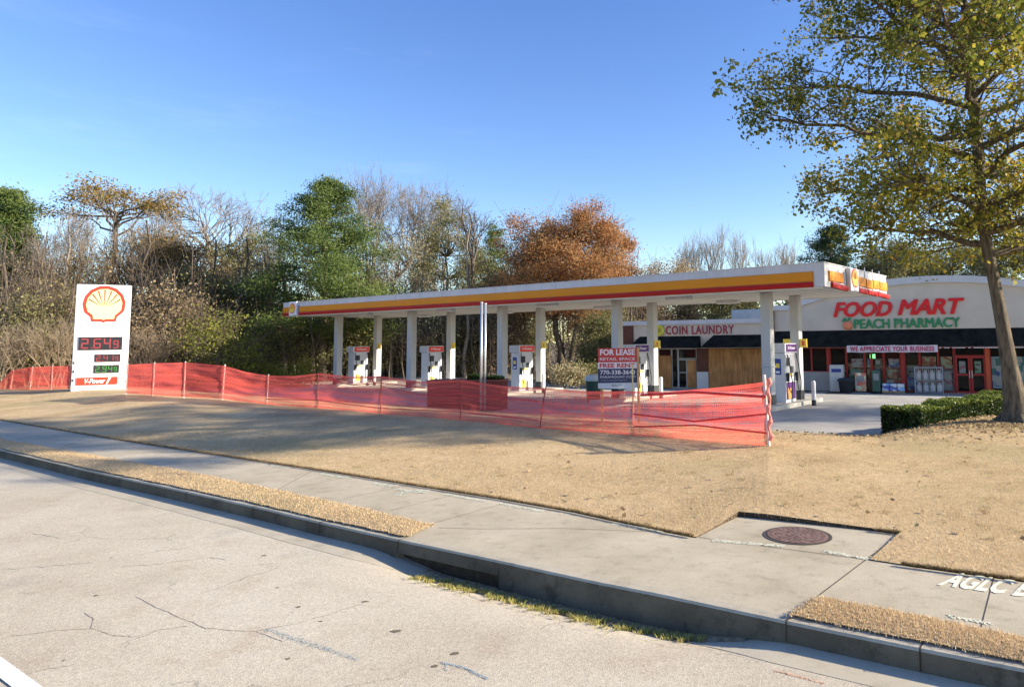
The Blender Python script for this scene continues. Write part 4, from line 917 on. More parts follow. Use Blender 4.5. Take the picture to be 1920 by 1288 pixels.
for px, w_, h_, mat_, nm, lab, cat in ((1641, .45, 1.25, ADS[0], 'atm_kiosk', 'boxy coloured cash machine kiosk beneath the green open sign', 'kiosk'), (1738, .7, 1.4, PM[2], 'propane_cage', 'grey mesh propane cage below the right half of the banner', 'cage'), (1672, .6, .35, ADS[1], 'water_pallet', 'low stack of blue bottled water packs under the banner', 'water packs'), (1612, .6, 1.1, ADS[0], 'newspaper_rack', 'orange newspaper rack with grey window left of the open sign', 'rack')):
    e = empty(nm, sl(Fx(px), -.35, .0), TS, lab, cat)
    if nm == 'propane_cage':
        b = MB()
        for sx in (-w_, w_):
            for sy in (-.28, .28): b.box(sx-.025, sx+.025, sy-.025, sy+.025, 0, h_)
        b.box(-w_-.03, w_+.03, -.31, .31, h_, h_+.05); b.box(-w_+.03, w_-.03, -.25, .25, .04, .08); b.box(-w_+.03, w_-.03, -.25, .25, .7, .74); b.build('frame', GREY, e)
        b = MB()
        for k in range(14): b.box(-w_+k*w_/7, -w_+k*w_/7+.012, -.295, -.283, .05, h_)
        b.build('bars', STEEL, e)
        b = MB()
        for k in range(4):
            for z_ in (.08, .74): b.lathe(-w_+.2+k*.34, 0, [(.05, z_), (.14, z_+.05), (.14, z_+.36), (.06, z_+.44), (.06, z_+.52)], 12)
        b.build('gas_bottles', WHITE, e)
    elif nm == 'water_pallet':
        b = MB(); b.box(-w_, w_, -.3, .3, 0, .1); b.build('pallet', WOODP, e)
        b = MB()
        for kx in range(3):
            for kz in range(2): b.box(-w_+kx*.4+.01, -w_+kx*.4+.38, -.28, .28, .102+kz*.21, .30+kz*.21)
        b.build('packs', ADS[1], e, bevel=.03)
    else:
        MB().box(-w_/2, w_/2, -.25, .25, .06, h_).build('body', mat_ if nm != 'atm_kiosk' else pm('kiosk_green', (.08, .16, .11), .2, 2, .5), e, bevel=.03)
        s_ = MB().box(-w_/2+.08, w_/2-.08, -.27, -.251, h_*.55, h_*.85).build('screen', DADO, e); MB().box(-w_/2+.02, w_/2-.02, -.22, .22, 0, .06).build('plinth', BLACK, e)
# ------------------------------------------------------------------ pylon price sign
xL, yL = atD(190.5, 35.2); zb = .45
th_ = math.atan2(-xL, yL)*-1
py_ = empty('price_sign', (xL, yL, zb), R(31), 'tall white price pylon with red and yellow scallop emblem and lit fuel prices', 'pylon sign')
SW = 104/1335*35.2*.5*.985/1.23; SH = (732-535)/1335*35.2
MB().box(-SW, SW, -.24, .24, -.3, SH).build('cabinet', SIGNWHITE, py_, bevel=.03)
MB().box(-SW+.18, SW-.06, -.262, -.241, .42, SH-.10).build('face_panel', pm('sign_face_white', (.90, .90, .90), .02, 2, .3), py_)
b = MB(); b.box(-SW+.18, SW-.06, -.266, -.2625, SH*.565, SH*.57); b.build('panel_gap', GREY, py_)
cxs = .02; 
def sx_(px): return (px-190.5)/1335*35.2/1.23
def sz_(py): return (731-py)/1335*35.2
emblem(py_, sx_(192.5), sz_(573.5), .98, -.2625, 'y', LOGOY, .87)
LEDR = emis_mat('red_led', (.70, .10, .11), .05); LEDG = emis_mat('green_led', (.10, .50, .10), .12)
SEGS = {'0': 'abcdef', '1': 'bc', '2': 'abged', '3': 'abgcd', '4': 'fgbc', '5': 'afgcd', '6': 'afgedc', '7': 'abc', '8': 'abcdefg', '9': 'abcdfg'}
def led(parent, s, x0, x1, z0, z1, mat, widths):
    scr = MB().box(x0, x1, -.29, -.2665, z0, z1).build('price_panel', pm('led_panel_black', (.035, .03, .035), .2, 5, .4), py_)
    b = MB(); x = x0+(x1-x0)*.06; tot = sum(widths); sc = (x1-x0)*.9/tot
    for ch, w in zip(s, widths):
        W = w*sc*.72; hh = (z1-z0)*.76*(1 if w >= 1 else .8); zz = z0+(z1-z0)*.12; t = hh*.11; xm = x+.0
        if ch == '.': b.box(xm, xm+t*1.3, -.297, -.2905, zz, zz+t*1.3)
        elif ch != ' ':
            q = {'a': (xm, xm+W, zz+hh-t, zz+hh), 'd': (xm, xm+W, zz, zz+t), 'g': (xm, xm+W, zz+hh/2-t/2, zz+hh/2+t/2), 'f': (xm, xm+t, zz+hh/2, zz+hh), 'e': (xm, xm+t, zz, zz+hh/2), 'b': (xm+W-t, xm+W, zz+hh/2, zz+hh), 'c': (xm+W-t, xm+W, zz, zz+hh/2)}
            for k in SEGS[ch]: a = q[k]; b.box(a[0], a[1], -.297, -.2905, a[2], a[3])
        x += w*sc
    b.build('digits', mat, scr)
led(py_, '2.649', sx_(149), sx_(230), sz_(655), sz_(631), LEDR, [1.1, .25, 1.15, 1.1, .8])
led(py_, '2.419', sx_(180), sx_(228), sz_(677), sz_(663), LEDR, [1.1, .25, 1.1, 1.1, .8])
led(py_, '2.949', sx_(179.5), sx_(226.5), sz_(697.5), sz_(683), LEDG, [1.1, .25, 1.1, 1.1, .8])
vp = MB().box(sx_(149), sx_(225), -.285, -.2665, sz_(718.5), sz_(705)).build('promo_panel', LOGOR, py_)
text('promo_lettering', 'V-Power', SIGNWHITE, vp, sx_(164), sx_(202), sz_(716.5), sz_(707), -.288, shear=.3, bold=.02, ext=.0)
tri = MB().prism_y([(sx_(203), sz_(718)), (sx_(206), sz_(718)), (sx_(213), sz_(706)), (sx_(208), sz_(706))], -.287, -.2855).build('promo_stripe', SIGNWHITE, vp)
MB().box(-SW+.1, SW-.1, -.4, .4, -.35, -.02).build('footing', CONC, py_)
b = MB()
for k in range(3): b.box(-SW+.05, -SW+.1, -.262, -.241, .5+k*.42, .62+k*.42); b.box(SW-.045, SW-.02, -.262, -.241, .4+k*.42, .52+k*.42)
b.build('hinge', CHAR, py_)
# ------------------------------------------------------------------ twin poles, planter, lease sign
for k, px in enumerate((902.5, 909.5)):
    x, y = atD(px, 26.6+k*.05); e = empty('pole', (x, y, .15), 0, 'bare silver pole, %s of the close pair before the brick planter' % ('left' if k == 0 else 'right'), 'pole', 'pair of silver poles')
    MB().cyl(0, 0, 0, zat(px, 568+k*2, 26.6)-.15, .048, n=14).build('shaft', STEEL, e, smooth=True)
    MB().cyl(0, 0, zat(px, 568+k*2, 26.6)-.15, zat(px, 568+k*2, 26.6)-.12, .055, n=14).build('cap', POLEW, e)
x, y = atD(878, 28.4); pl = empty('brick_planter', (x, y, 0), R(-7), 'low red brick planter behind the fence, clipped hedge on top', 'planter')
PW = 140/1335*28.4/2
MB().box(-PW, PW, -.45, .45, -.1, 1.12).build('brick_wall', PBRICK, pl); MB().box(-PW-.04, PW+.04, -.49, .49, 1.12, 1.17).build('coping', pm('planter_coping', (.30, .09, .06), .2, 5, .8), pl)
# lease sign
x, y = atD(1160, 22.2); zg = .25
ls = empty('lease_sign', (x, y, zg), R(2), 'red white and navy for lease board on two timber posts', 'sign board')
k_ = 22.2/1335; x0, x1 = (1121-1160)*k_, (1193.5-1160)*k_
def lz(py): return (785-py)*k_
MB().box(x0, x1, -.02, .0, lz(730), lz(656)).build('board', pm('board_backing', (.55, .60, .66), .05, 3, .5), ls)
bd = ls.children[0]
SR = pm('board_red', (.52, .055, .045), .08, 3, .5); SN = pm('board_navy', (.03, .045, .10), .1, 3, .5); SW_ = pm('board_white', (.74, .70, .74), .05, 3, .5)
MB().box(x0, x1, -.026, -.0205, lz(682), lz(656)).build('top_band', SR, ls); MB().box(x0, x1, -.026, -.0205, lz(693.5), lz(682.2)).build('middle_band', SW_, ls); MB().box(x0, x1, -.026, -.0205, lz(720), lz(693.7)).build('navy_band', SN, ls)
def lt_(s, a, c, e, f, m, bold=.02): text('lettering', s, m, ls, (a-1160)*k_, (c-1160)*k_, lz(f), lz(e), -.029, bold=bold, ext=.0)
lt_('FOR LEASE', 1125, 1190, 658, 669, SW_, .03); lt_('RETAIL SPACE', 1124.5, 1190, 673.5, 678.5, SW_, .01); lt_('FREE RENT', 1124, 1190, 684, 692, SR, .04)
lt_('770-338-3640', 1125, 1190, 696.5, 704.5, SW_, .02); lt_('PARAMOUNT.COM', 1125, 1190, 707, 711, SW_, .0); lt_('MANAGEMENT', 1127, 1175, 714, 716.5, pm('muted_ink', (.25, .27, .40), .05, 3, .5), .0); lt_('REALTY', 1146, 1165, 722.5, 726.5, SN, 0)
b = MB(); b.box(x1+.0, x1+.075, -.055, .02, -.4, lz(655)); b.build('post', WOODP, ls, bevel=.005)
b = MB(); b.box((1128-1160)*k_-.04, (1128-1160)*k_+.04, .001, .08, -.4, lz(662)); b.build('post', WOODP, ls, bevel=.005)

# ------------------------------------------------------------------ safety fence
TOP = [(0, 722), (24, 694), (60, 688.5), (100, 686.5), (133, 686.5), (200, 690), (240, 684), (290, 681), (350, 679.5), (420, 685.5), (460, 697), (503, 704), (550, 705.5), (600, 699.5), (660, 706), (715, 705), (790, 716), (865, 712), (950, 724), (1024, 727), (1100, 733), (1186, 733.5), (1250, 734), (1340, 726), (1432, 716)]
BOT = [(0, 731), (24, 729), (60, 729), (133, 727.5), (200, 730), (240, 736), (290, 739), (350, 742), (420, 746), (503, 756), (600, 763), (715, 773), (865, 787), (1010, 801), (1186, 815), (1300, 829), (1420, 834), (1438, 829)]
DENS = [(0, .32), (460, .30), (503, .15), (600, -.22), (715, -.28), (790, -.38), (960, -.36), (1040, -.2), (1186, -.2), (1300, -.16), (1437, -.05)]
GAP = [(500, 0), (560, .0), (620, .08), (1100, .08), (1220, .08), (1438, .06)]
fn = empty('safety_fence', (0, 0, 0), 0, 'long sagging orange red mesh safety fence across the lawn crest', 'fence')
V = []; UV = []; DN = []; F = []; NV = 18; pxs = np.arange(0, 1437.1, 4.0); acc = 0; prev = None
postx = [24, 60, 100, 133, 240, 290, 348, 420, 503, 598, 715, 865, 1010, 1186, 1437]
for i, px in enumerate(pxs):
    D = interp(px, FD); x, y = atD(px, D); zt, zb_ = zat(px, interp(px, TOP), D), zat(px, interp(px, BOT), D)-.03
    if prev: acc += math.hypot(x-prev[0], y-prev[1])
    prev = (x, y); near = min(abs(px-q) for q in postx); slack = min(1, near/30)
    for j in range(NV+1):
        v = j/NV; off = .07*slack*math.sin(v*9+acc*.6+1.5*math.sin(acc*.4))+.03*slack*math.sin(v*23+acc*1.7)
        V.append((x, y-off, zb_+(zt-zb_)*v-.03*slack*math.sin(v*3.1)))
        UV.append((acc, v)); g = 0
        if px > 520: g = interp(px, GAP)*(1 if .62 < v < .90 else -.3)*3.0
        DN.append(interp(px, DENS)-g)
for i in range(len(pxs)-1):
    if 133 < pxs[i] < 237: continue      # the netting stops at the price sign and goes on from its other edge
    for j in range(NV): a = i*(NV+1)+j; F.append((a, a+NV+1, a+NV+2, a+1))
npmesh('netting', V, F, NET, fn, attrs={'dens': DN}, uv=UV, smooth=True)
for px in postx:
    D = interp(px, FD); x, y = atD(px, D); zg = zat(px, interp(px, BOT), D); zt = zat(px, interp(px, TOP), D)
    wood = px in (1186,); top = zt+.04 if px < 1400 else zt+.14; lean = {1010: .18, 24: .1, 60: .08, 420: .05, 1437: -.06, 503: .03}.get(px, random.uniform(-.03, .03))
    if px == 1186: top = zt+.62
    b = MB(); r = .021 if px < 700 else .019
    b.tube([(x, y+.035, zg-.3), (x+lean*.5, y+.035, (zg+top)/2), (x+lean, y+.035, top)], r if px != 1437 else .035, 6)
    b.build('post', pm('post_white', (.70, .62, .58), .1, 6, .5) if px in (24, 60, 100, 133, 240, 290, 348, 420, 503, 1437) else (pm('post_olive', (.40, .36, .20), .1, 6, .6) if wood else pm('post_rust', (.10, .05, .05), .2, 6, .7)), fn)
# crumpled wrap at the end post
b = MB(); D = 14.3; x, y = atD(1437, D); pts = []
for k in range(14):
    z = zat(1437, 826, D)+k*.094; pts.append((x+.03*math.sin(k*1.7), y-.06, z))
b.tube(pts, [.035+.02*math.sin(k*2.1) for k in range(14)], 7); b.build('net_wrap', pm('wrap_orange', (.75, .22, .18), .2, 12, .5), fn)
# bunched net strands
for (a_, c_, r_) in (([(1200, 741), (1300, 735), (1432, 744)], 0, .03), ([(1186, 776), (1300, 790), (1432, 776)], 0, .02), ([(1186, 800), (1300, 797), (1432, 812)], 0, .018), ([(600, 706), (660, 722), (715, 718), (800, 728), (865, 734)], 0, .014), ([(503, 748), (600, 750), (640, 756), (715, 765), (865, 772), (1010, 788)], 0, .014), ([(715, 724), (790, 740), (865, 738), (1010, 752)], 0, .014)):
    b = MB(); pts = []
    for i in range(25):
        px = a_[0][0]+(a_[-1][0]-a_[0][0])*i/24; D = interp(px, FD)-.1; x, y = atD(px, D); pts.append((x, y, zat(px, interp(px, a_), D)))
    b.tube(pts, r_, 5); b.build('net_strand', pm('strand_red', (.72, .05, .045), .15, 9, .5), fn)

# ------------------------------------------------------------------ vegetation
class Tree:
    def __init__(s, seed): s.r = np.random.default_rng(seed); s.seg = []; s.leafP = []; s.leafS = []; s.leafT = []
    def path(s, p0, p1, r0, r1, n=4, wob=.06, sag=0):
        p0 = np.array(p0, float); p1 = np.array(p1, float); L = np.linalg.norm(p1-p0); pts = []
        for i in range(n+1):
            t = i/n; q = p0*(1-t)+p1*t
            if 0 < i < n: q = q+s.r.normal(0, wob*L/2, 3)*np.array([1, 1, .6])
            q[2] += sag*L*math.sin(math.pi*t); pts.append(q)
        for i in range(n): s.seg.append((pts[i], pts[i+1], r0+(r1-r0)*i/n, r0+(r1-r0)*(i+1)/n))
        return pts
    def twigs(s, p, d, L, r, depth, spread=.7, up=.12, kids=(3, 4), minr=.004, ends=None):
        q = p+d*L+s.r.normal(0, .06*L, 3); m = (p+q)/2+s.r.normal(0, .05*L, 3)
        s.seg.append((p, m, r, r*.85)); s.seg.append((m, q, r*.85, r*.65))
        if depth == 0:
            if ends is not None: ends.append(q)
            return
        for k in range(s.r.integers(kids[0], kids[1]+1)):
            b = q if k < 2 else (p+(q-p)*s.r.uniform(.35, .9)); nd = d+s.r.normal(0, spread, 3); nd[2] += up; nd /= np.linalg.norm(nd)
            s.twigs(b, nd, L*s.r.uniform(.6, .85), max(minr, r*.6), depth-1, spread, up, kids, minr, ends)
    def leaves(s, c, n, sig, size, tint=.5, tv=.2, flat=1):
        c = np.asarray(c, float); P = c+s.r.normal(0, 1, (n, 3))*np.array([sig, sig, sig*flat]); s.leafP.append(P)
        s.leafS.append(size*(.6+.8*s.r.random(n))); s.leafT.append(np.clip(s.r.normal(tint, tv, n), 0, 1))
    def build_wood(s, name, mat, parent, sides=5):
        A = np.array([g[0] for g in s.seg]); B = np.array([g[1] for g in s.seg]); ra = np.array([g[2] for g in s.seg]); rb = np.array([g[3] for g in s.seg])
        out = []; V = []; F = []; base = 0
        for lo, hi, n in ((.03, 9, 8 if sides > 5 else 6), (0, .03, 3)):
            m = (ra > lo) & (ra <= hi)
            if not m.any(): continue
            a, b_, r_a, r_b = A[m], B[m], ra[m], rb[m]; d = b_-a; L = np.linalg.norm(d, axis=1, keepdims=True); d = d/np.maximum(L, 1e-6)
            b_ = b_+d*r_b[:, None]*.3
            h = np.where(np.abs(d[:, 2:3]) > .9, np.array([[1., 0, 0]]), np.array([[0, 0, 1.]])); u = np.cross(d, h); u /= np.linalg.norm(u, axis=1, keepdims=True); w = np.cross(d, u)
            k = len(a); ang = np.arange(n)*2*math.pi/n; ring = u[:, None]*np.cos(ang)[None, :, None]+w[:, None]*np.sin(ang)[None, :, None]
            VV = np.concatenate([a[:, None]+ring*r_a[:, None, None], b_[:, None]+ring*r_b[:, None, None]], 1).reshape(-1, 3)
            i0 = np.arange(k)[:, None]*2*n; j = np.arange(n)[None]; jn = (j+1) % n
            FF = np.stack([i0+j, i0+jn, i0+n+jn, i0+n+j], 2).reshape(-1, 4)+base; V.append(VV); F.append(FF); base += len(VV)
        return npmesh(name, np.concatenate(V), np.concatenate(F), mat, parent, smooth=True)
    def build_leaves(s, name, mat, parent, aspect=.7, droop=0, quad=True):
        P = np.concatenate(s.leafP); S_ = np.concatenate(s.leafS)[:, None]; T = np.concatenate(s.leafT); n = len(P)
        u = s.r.normal(0, 1, (n, 3)); u[:, 2] *= (1-droop); u /= np.linalg.norm(u, axis=1, keepdims=True); w = s.r.normal(0, 1, (n, 3)); w = np.cross(u, w); w /= np.linalg.norm(w, axis=1, keepdims=True)
        q = np.stack([P-u*S_/2, P+w*S_*aspect/2+u*S_*.05, P+u*S_/2, P-w*S_*aspect/2-u*S_*.05], 1).reshape(-1, 3)
        return npmesh(name, q, np.arange(4*n).reshape(n, 4), mat, parent, attrs={'tint': np.repeat(T, 4)})
LM = {
 'pine': leaf_mat('pine_needles', [(.03, .06, .02), (.08, .13, .035), (.15, .20, .05), (.24, .27, .08)], .3),
 'darkpine': leaf_mat('dark_evergreen', [(.012, .03, .012), (.03, .06, .02), (.055, .085, .028), (.10, .12, .035)], .2),
 'orange': leaf_mat('orange_oak_leaves', [(.20, .15, .05), (.40, .18, .07), (.52, .27, .11), (.48, .34, .15)], .45),
 'brown': leaf_mat('brown_dead_leaves', [(.18, .125, .075), (.36, .26, .15), (.50, .38, .22), (.40, .37, .20)], .45),
 'olive': leaf_mat('olive_leaves', [(.07, .08, .03), (.17, .18, .065), (.30, .28, .11), (.44, .37, .17)], .4),
 'yellow': leaf_mat('yellow_green_leaves', [(.10, .12, .02), (.22, .24, .04), (.34, .34, .07), (.46, .36, .08)], .4),
 'pale': leaf_mat('pale_seedhead_leaves', [(.24, .19, .10), (.38, .31, .18), (.54, .49, .31), (.40, .35, .18)], .35),
 'toporange': leaf_mat('tawny_pine_leaves', [(.12, .13, .03), (.25, .19, .05), (.36, .20, .06), (.30, .27, .08)], .35),
 'oak': leaf_mat('street_oak_leaves', [(.08, .11, .02), (.20, .22, .035), (.36, .33, .05), (.52, .40, .06), (.48, .24, .06)], .5),
}
def place(px, D, z=-.1): x, y = atD(px, D); return np.array([x, y, z])
def tscale(D): return D/1335
def WD(px, D): return D*(.80+.34*max(-200, px)/1150) if px < 1180 else D
def pine(px, top, halfw, D, seed, label, z=-.1, mat='pine', crown=.12, group='trees of the wood behind the canopy', dens=1, cone=1.0, trunk=BARKD):
    D = WD(px, D)
    o = empty('pine_tree', place(px, D, z), 0, label, 'tree', group); t = Tree(seed); r = t.r
    Ht = zat(px, top, D)-z; W = halfw*tscale(D); t.path((0, 0, 0), (r.normal(0, .3), 0, Ht*.97), .16+Ht*.012, .05, 8, .012)
    nb = int(54*dens)
    for k in range(nb):
        f = crown+(1-crown)*(k+.5)/nb; a = k*2.4+r.normal(0, .4); g_ = (f-crown)/(1-crown)
        prof = min(1, (1-g_)/.72)**(.62 if cone == 1.0 else .55)*(.72+.28*min(1, g_/.15))
        L = W*prof*r.choice([.5, .75, 1.0, 1.15])+.35; z0 = Ht*f; e = np.array([math.cos(a)*L, math.sin(a)*L, z0+L*r.uniform(-.08, .30)])
        pts = t.path((0, 0, z0-.1*L), e, .05+.012*L, .02, 4, .07)
        for q in range(int(3+L*1.6)):
            u = r.uniform(.35, 1.05); c = np.array([0, 0, z0])*(1-u)+e*u+r.normal(0, .28, 3)*(.4+L*.18)
            t.leaves(c, int(150*dens), .30+.05*L, .165, .3+.45*r.random(), .15, .5)
    t.leaves((0, 0, Ht*.98), 90, .4, .22, .6, .15); t.build_wood('trunk', trunk, o); t.build_leaves('crown', LM[mat], o, .38); return o
def flat_pine(px, top, halfw, D, seed, label, z=-.1):
    D = WD(px, D)
    o = empty('pine_tree', place(px, D, z), 0, label, 'tree', 'trees of the wood behind the canopy'); t = Tree(seed); r = t.r
    Ht = zat(px, top, D)-z; W = halfw*tscale(D); tr = t.path((0, 0, 0), (.4, 0, Ht*.80), .30, .16, 8, .012)
    for k in range(15):
        a = k*2.4; L = W*r.uniform(.35, 1.0); f = r.uniform(.66, .8) ; e = np.array([math.cos(a)*L, math.sin(a)*L, Ht*r.uniform(.84, .97)-(L/W)**2*Ht*.09])
        t.path((.35, 0, Ht*f), e, .10, .03, 4, .08)
        for q in range(6): t.leaves(e+r.normal(0, 1, 3)*np.array([W*.16, W*.16, .35]), 75, .55, .22, .5, .25, .42)
    t.build_wood('trunk', BARKD, o); t.build_leaves('crown', LM['toporange'], o, .4); return o
def broad(px, top, halfw, D, seed, label, mat='brown', z=-.1, bottom=.25, n=60, lv=130, size=.26, sig=.6, group='trees of the wood behind the canopy', name='broadleaf_tree', trunk=BARKD, shell=.55, fork=1, tr=None, twig=True):
    D = WD(px, D)
    o = empty(name, place(px, D, z), 0, label, 'tree', group); t = Tree(seed); r = t.r
    Ht = zat(px, top, D)-z; W = halfw*tscale(D); zc = Ht*(bottom+1)/2; rz = Ht*(1-bottom)/2; tr = tr or (.10+Ht*.014)
    hubs = []
    for f in range(fork):
        hx = (f-(fork-1)/2)*W*.35; hub = np.array([hx, r.normal(0, .3), Ht*(bottom*.55+.18)]); t.path((hx*.15, 0, 0), hub, tr*(1 if f == 0 else .8), tr*.7, 4, .04); hubs.append(hub)
        top_ = np.array([hx*1.3+r.normal(0, W*.1), 0, Ht*.85]); t.path(hub, top_, tr*.68, .05, 5, .07); hubs += [hub*(1-u)+top_*u for u in (.3, .55, .8)]
    for k in range(n):
        v = r.normal(0, 1, 3); v /= np.linalg.norm(v); rad = shell+(1-shell)*r.random()**.7; rad *= 1+.13*math.sin(v[0]*4+seed)+.07*math.sin(v[2]*6+v[1]*4+seed)
        c = np.array([v[0]*W*rad, v[1]*W*rad, zc+v[2]*rz*rad]); h = min(hubs, key=lambda q: np.linalg.norm((c-q)*np.array([1, 1, 1.6]))+(5 if q[2] > c[2] else 0))
        t.path(h, c, .055, .018, 4, .1)
        if twig:
            for _ in range(9): t.path(c+r.normal(0, .2, 3), c+r.normal(0, sig*1.7, 3)+np.array([0, 0, .3]), .016, .008, 2, .12)
        if lv: t.leaves(c, int(3.2*lv*r.uniform(.5, 1.5)), sig*r.uniform(.7, 1.35), size*.56, .25+.5*r.random(), .17, .8)
    t.build_wood('trunk', trunk, o)
    if lv: t.build_leaves('crown', LM[mat], o)
    return o
def bare(px, top, halfw, D, seed, label, z=-.1, start=.35, depth=5, mat=TWIGG, limbs=6, group='bare trees of the wood', rad=.22, up=.18, stems=1, spread=.42, mr=.012):
    D = WD(px, D)
    o = empty('bare_tree', place(px, D, z), 0, label, 'tree', group); t = Tree(seed); r = t.r
    Ht = zat(px, top, D)-z; W = halfw*tscale(D)
    if stems == 1: t.path((0, 0, 0), (r.normal(0, .2), 0, Ht*start), rad, rad*.75, 5, .02)
    for k in range(limbs):
        a = k*6.283/limbs+r.normal(0, .3); sp = r.uniform(.35, 1); crownH = Ht*(1-start)
        p = np.array([0, 0, Ht*start*r.uniform(.8, 1)]) if stems == 1 else np.array([r.normal(0, W*.3), r.normal(0, .6), 0]); 
        if stems > 1: q = p+np.array([r.normal(0, W*.22), 0, Ht*start]); t.path(p, q, rad*.6, rad*.45, 5, .02); p = q
        d = np.array([math.cos(a)*sp*W/crownH*1.1, math.sin(a)*sp*W/crownH*1.1, 1.0]); d /= np.linalg.norm(d)
        t.twigs(p, d, crownH*.30, rad*.5, depth, spread, up, (2, 4), mr)
    # fit to the surveyed crown
    A = np.array([g[1] for g in t.seg]); zm = np.percentile(A[:, 2], 99.7); xm = np.percentile(np.abs(A[:, 0]), 98); sz = Ht/zm; sx = min(1.6, max(.5, W/xm))
    t.seg = [(g[0]*np.array([sx, sx, sz]), g[1]*np.array([sx, sx, sz]), g[2], g[3]) for g in t.seg]
    t.build_wood('trunk', mat, o); return o
WG = 'trees of the wood behind the canopy'
# back row first, left to right
pine(-2, 360, 72, 62, 11, 'tall dense green pine at the far left edge beyond the price sign', dens=1.5, crown=.1)
flat_pine(195, 322, 100, 66, 12, 'tall pine with a flat tawny top rising above the price sign')
bare(235, 395, 105, 60, 13, 'pale many-stemmed bare tree behind the price sign', start=.3, mat=BARKP, stems=7, limbs=9, rad=.2, mr=.014, up=.25)
bare(398, 352, 105, 68, 14, 'round crowned bare tree between the price sign and the big green pine', start=.52, limbs=7, rad=.24, depth=5, spread=.5)
broad(455, 432, 70, 62, 15, 'brown green leafy tree left of the big green pine', 'olive', bottom=.2, lv=110)
broad(335, 452, 60, 58, 16, 'tawny low crowned tree with a yellow patch left of centre of the wood', 'toporange', bottom=.45, n=36, lv=110)
broad(300, 540, 90, 52, 17, 'tangled brown thicket tree right of the price sign', 'brown', bottom=.02, lv=42, n=80)
broad(110, 470, 85, 58, 18, 'brownish leafy tree left of the price sign', 'brown', bottom=.1, lv=40, n=70)
broad(45, 560, 80, 52, 19, 'low olive tree at the far left behind the fence', 'olive', bottom=.03, lv=32, n=60)
broad(415, 600, 62, 47, 20, 'young yellow green tree just behind the fence left of the canopy', 'yellow', bottom=.05, n=40, lv=70, size=.2)
broad(415, 520, 85, 60, 21, 'dark brown tree in shade below the round bare tree', 'brown', bottom=.05, lv=45, n=60)
pine(608, 343, 122, 52, 22, 'big dense green pine over the left end of the canopy', dens=1.25, crown=.2)
bare(690, 316, 78, 72, 23, 'tall bare tree just right of the big green pine', start=.45, limbs=7, depth=5, rad=.2)
bare(775, 335, 85, 74, 24, 'wide bare tree between the big pine and the orange oak', start=.42, limbs=7, depth=5, rad=.2)
bare(884, 368, 45, 58, 25, 'slim dark bare tree with a crooked trunk left of the orange oak', start=.6, limbs=4, depth=4, rad=.2, mat=BARKD)
broad(745, 450, 95, 58, 26, 'tree draped with pale seed heads above the canopy left half', 'pale', bottom=.1, n=80, lv=100, size=.2)
broad(838, 402, 82, 62, 27, 'dense olive green tree left of the orange oak', 'olive', bottom=.15, n=80, lv=130)
pine(925, 428, 42, 66, 28, 'small green topped pine between the olive tree and the orange oak', dens=.7, crown=.4)
broad(960, 500, 75, 56, 29, 'brown green tree at the left foot of the orange oak', 'olive', bottom=.08, n=70, lv=120)
broad(1062, 371, 122, 50, 37, 'large orange red oak behind the middle of the canopy', 'orange', bottom=.25, n=190, lv=150, size=.23, sig=.48, name='oak_tree', trunk=BARK, fork=2, tr=.34, shell=.35)
broad(1160, 470, 70, 64, 31, 'smaller rusty tree on the right shoulder of the orange oak', 'orange', bottom=.2, n=50, lv=120)
broad(1240, 488, 85, 70, 32, 'olive brown tree behind the laundry right of the orange oak', 'brown', bottom=.1, n=80, lv=140)
broad(1135, 585, 55, 46, 33, 'dark green shrubby tree beside the laundry wall', 'olive', bottom=.03, n=50, lv=150, size=.2)
broad(1345, 520, 110, 72, 34, 'low olive green tree behind the laundry roof', 'olive', bottom=.05, n=80, lv=150)
for i, (px, tp, hw) in enumerate(((1300, 440, 30), (1340, 418, 36), (1388, 432, 30), (1436, 450, 26), (1478, 445, 28))):
    bare(px, tp, hw, 84+i, 40+i, ['leftmost slim bare tree over the laundry roof', 'tallest slim bare tree over the laundry roof', 'slim bare tree right of the tallest over the laundry', 'sparse bare tree above the right part of the canopy', 'bare tree beside the dark evergreen above the canopy'][i], start=.4, limbs=6, depth=4, rad=.15, spread=.3, up=.3, group='slim bare trees over the laundry')
pine(1565, 425, 70, 66, 46, 'dark evergreen above the right corner of the canopy', mat='darkpine', dens=1.1, crown=.15, cone=.5)
broad(1700, 452, 85, 64, 47, 'dark evergreen mass behind the food mart arch', 'olive', bottom=.1, n=90, lv=150)
broad(1790, 440, 85, 66, 48, 'second dark evergreen behind the arch near the street tree trunk', 'olive', bottom=.1, n=90, lv=140)
broad(1905, 432, 80, 62, 49, 'mid green tree behind the store at the right edge', 'olive', bottom=.1, n=80, lv=150)
pine(1640, 470, 50, 70, 50, 'narrow dark evergreen between the canopy corner and the arch', mat='darkpine', dens=.8, crown=.15)
for i, (px, tp, hw, D, m_, lab) in enumerate(((545, 590, 80, 54, 'olive', 'olive understory tree under the big green pine'), (660, 575, 85, 53, 'olive', 'olive understory tree behind the two left pumps'), (760, 570, 75, 55, 'brown', 'russet understory tree behind the second pump'), (860, 560, 75, 54, 'olive', 'olive understory tree behind the twin silver poles'),
    (940, 560, 75, 53, 'brown', 'brown understory tree behind the middle pump'), (180, 560, 75, 54, 'brown', 'brown thicket tree directly behind the price sign'), (480, 560, 75, 56, 'olive', 'dark olive thicket left of the canopy end'), (1210, 560, 60, 66, 'brown', 'brown scrub tree behind the left end of the laundry'))):
    broad(px, tp, hw, D, 60+i, lab, m_, bottom=.0, n=60, lv=55, size=.24, shell=.2)
TAN = pm('tan_twigs', (.24, .185, .12), .25, 1, .9, c2=(.34, .27, .18))
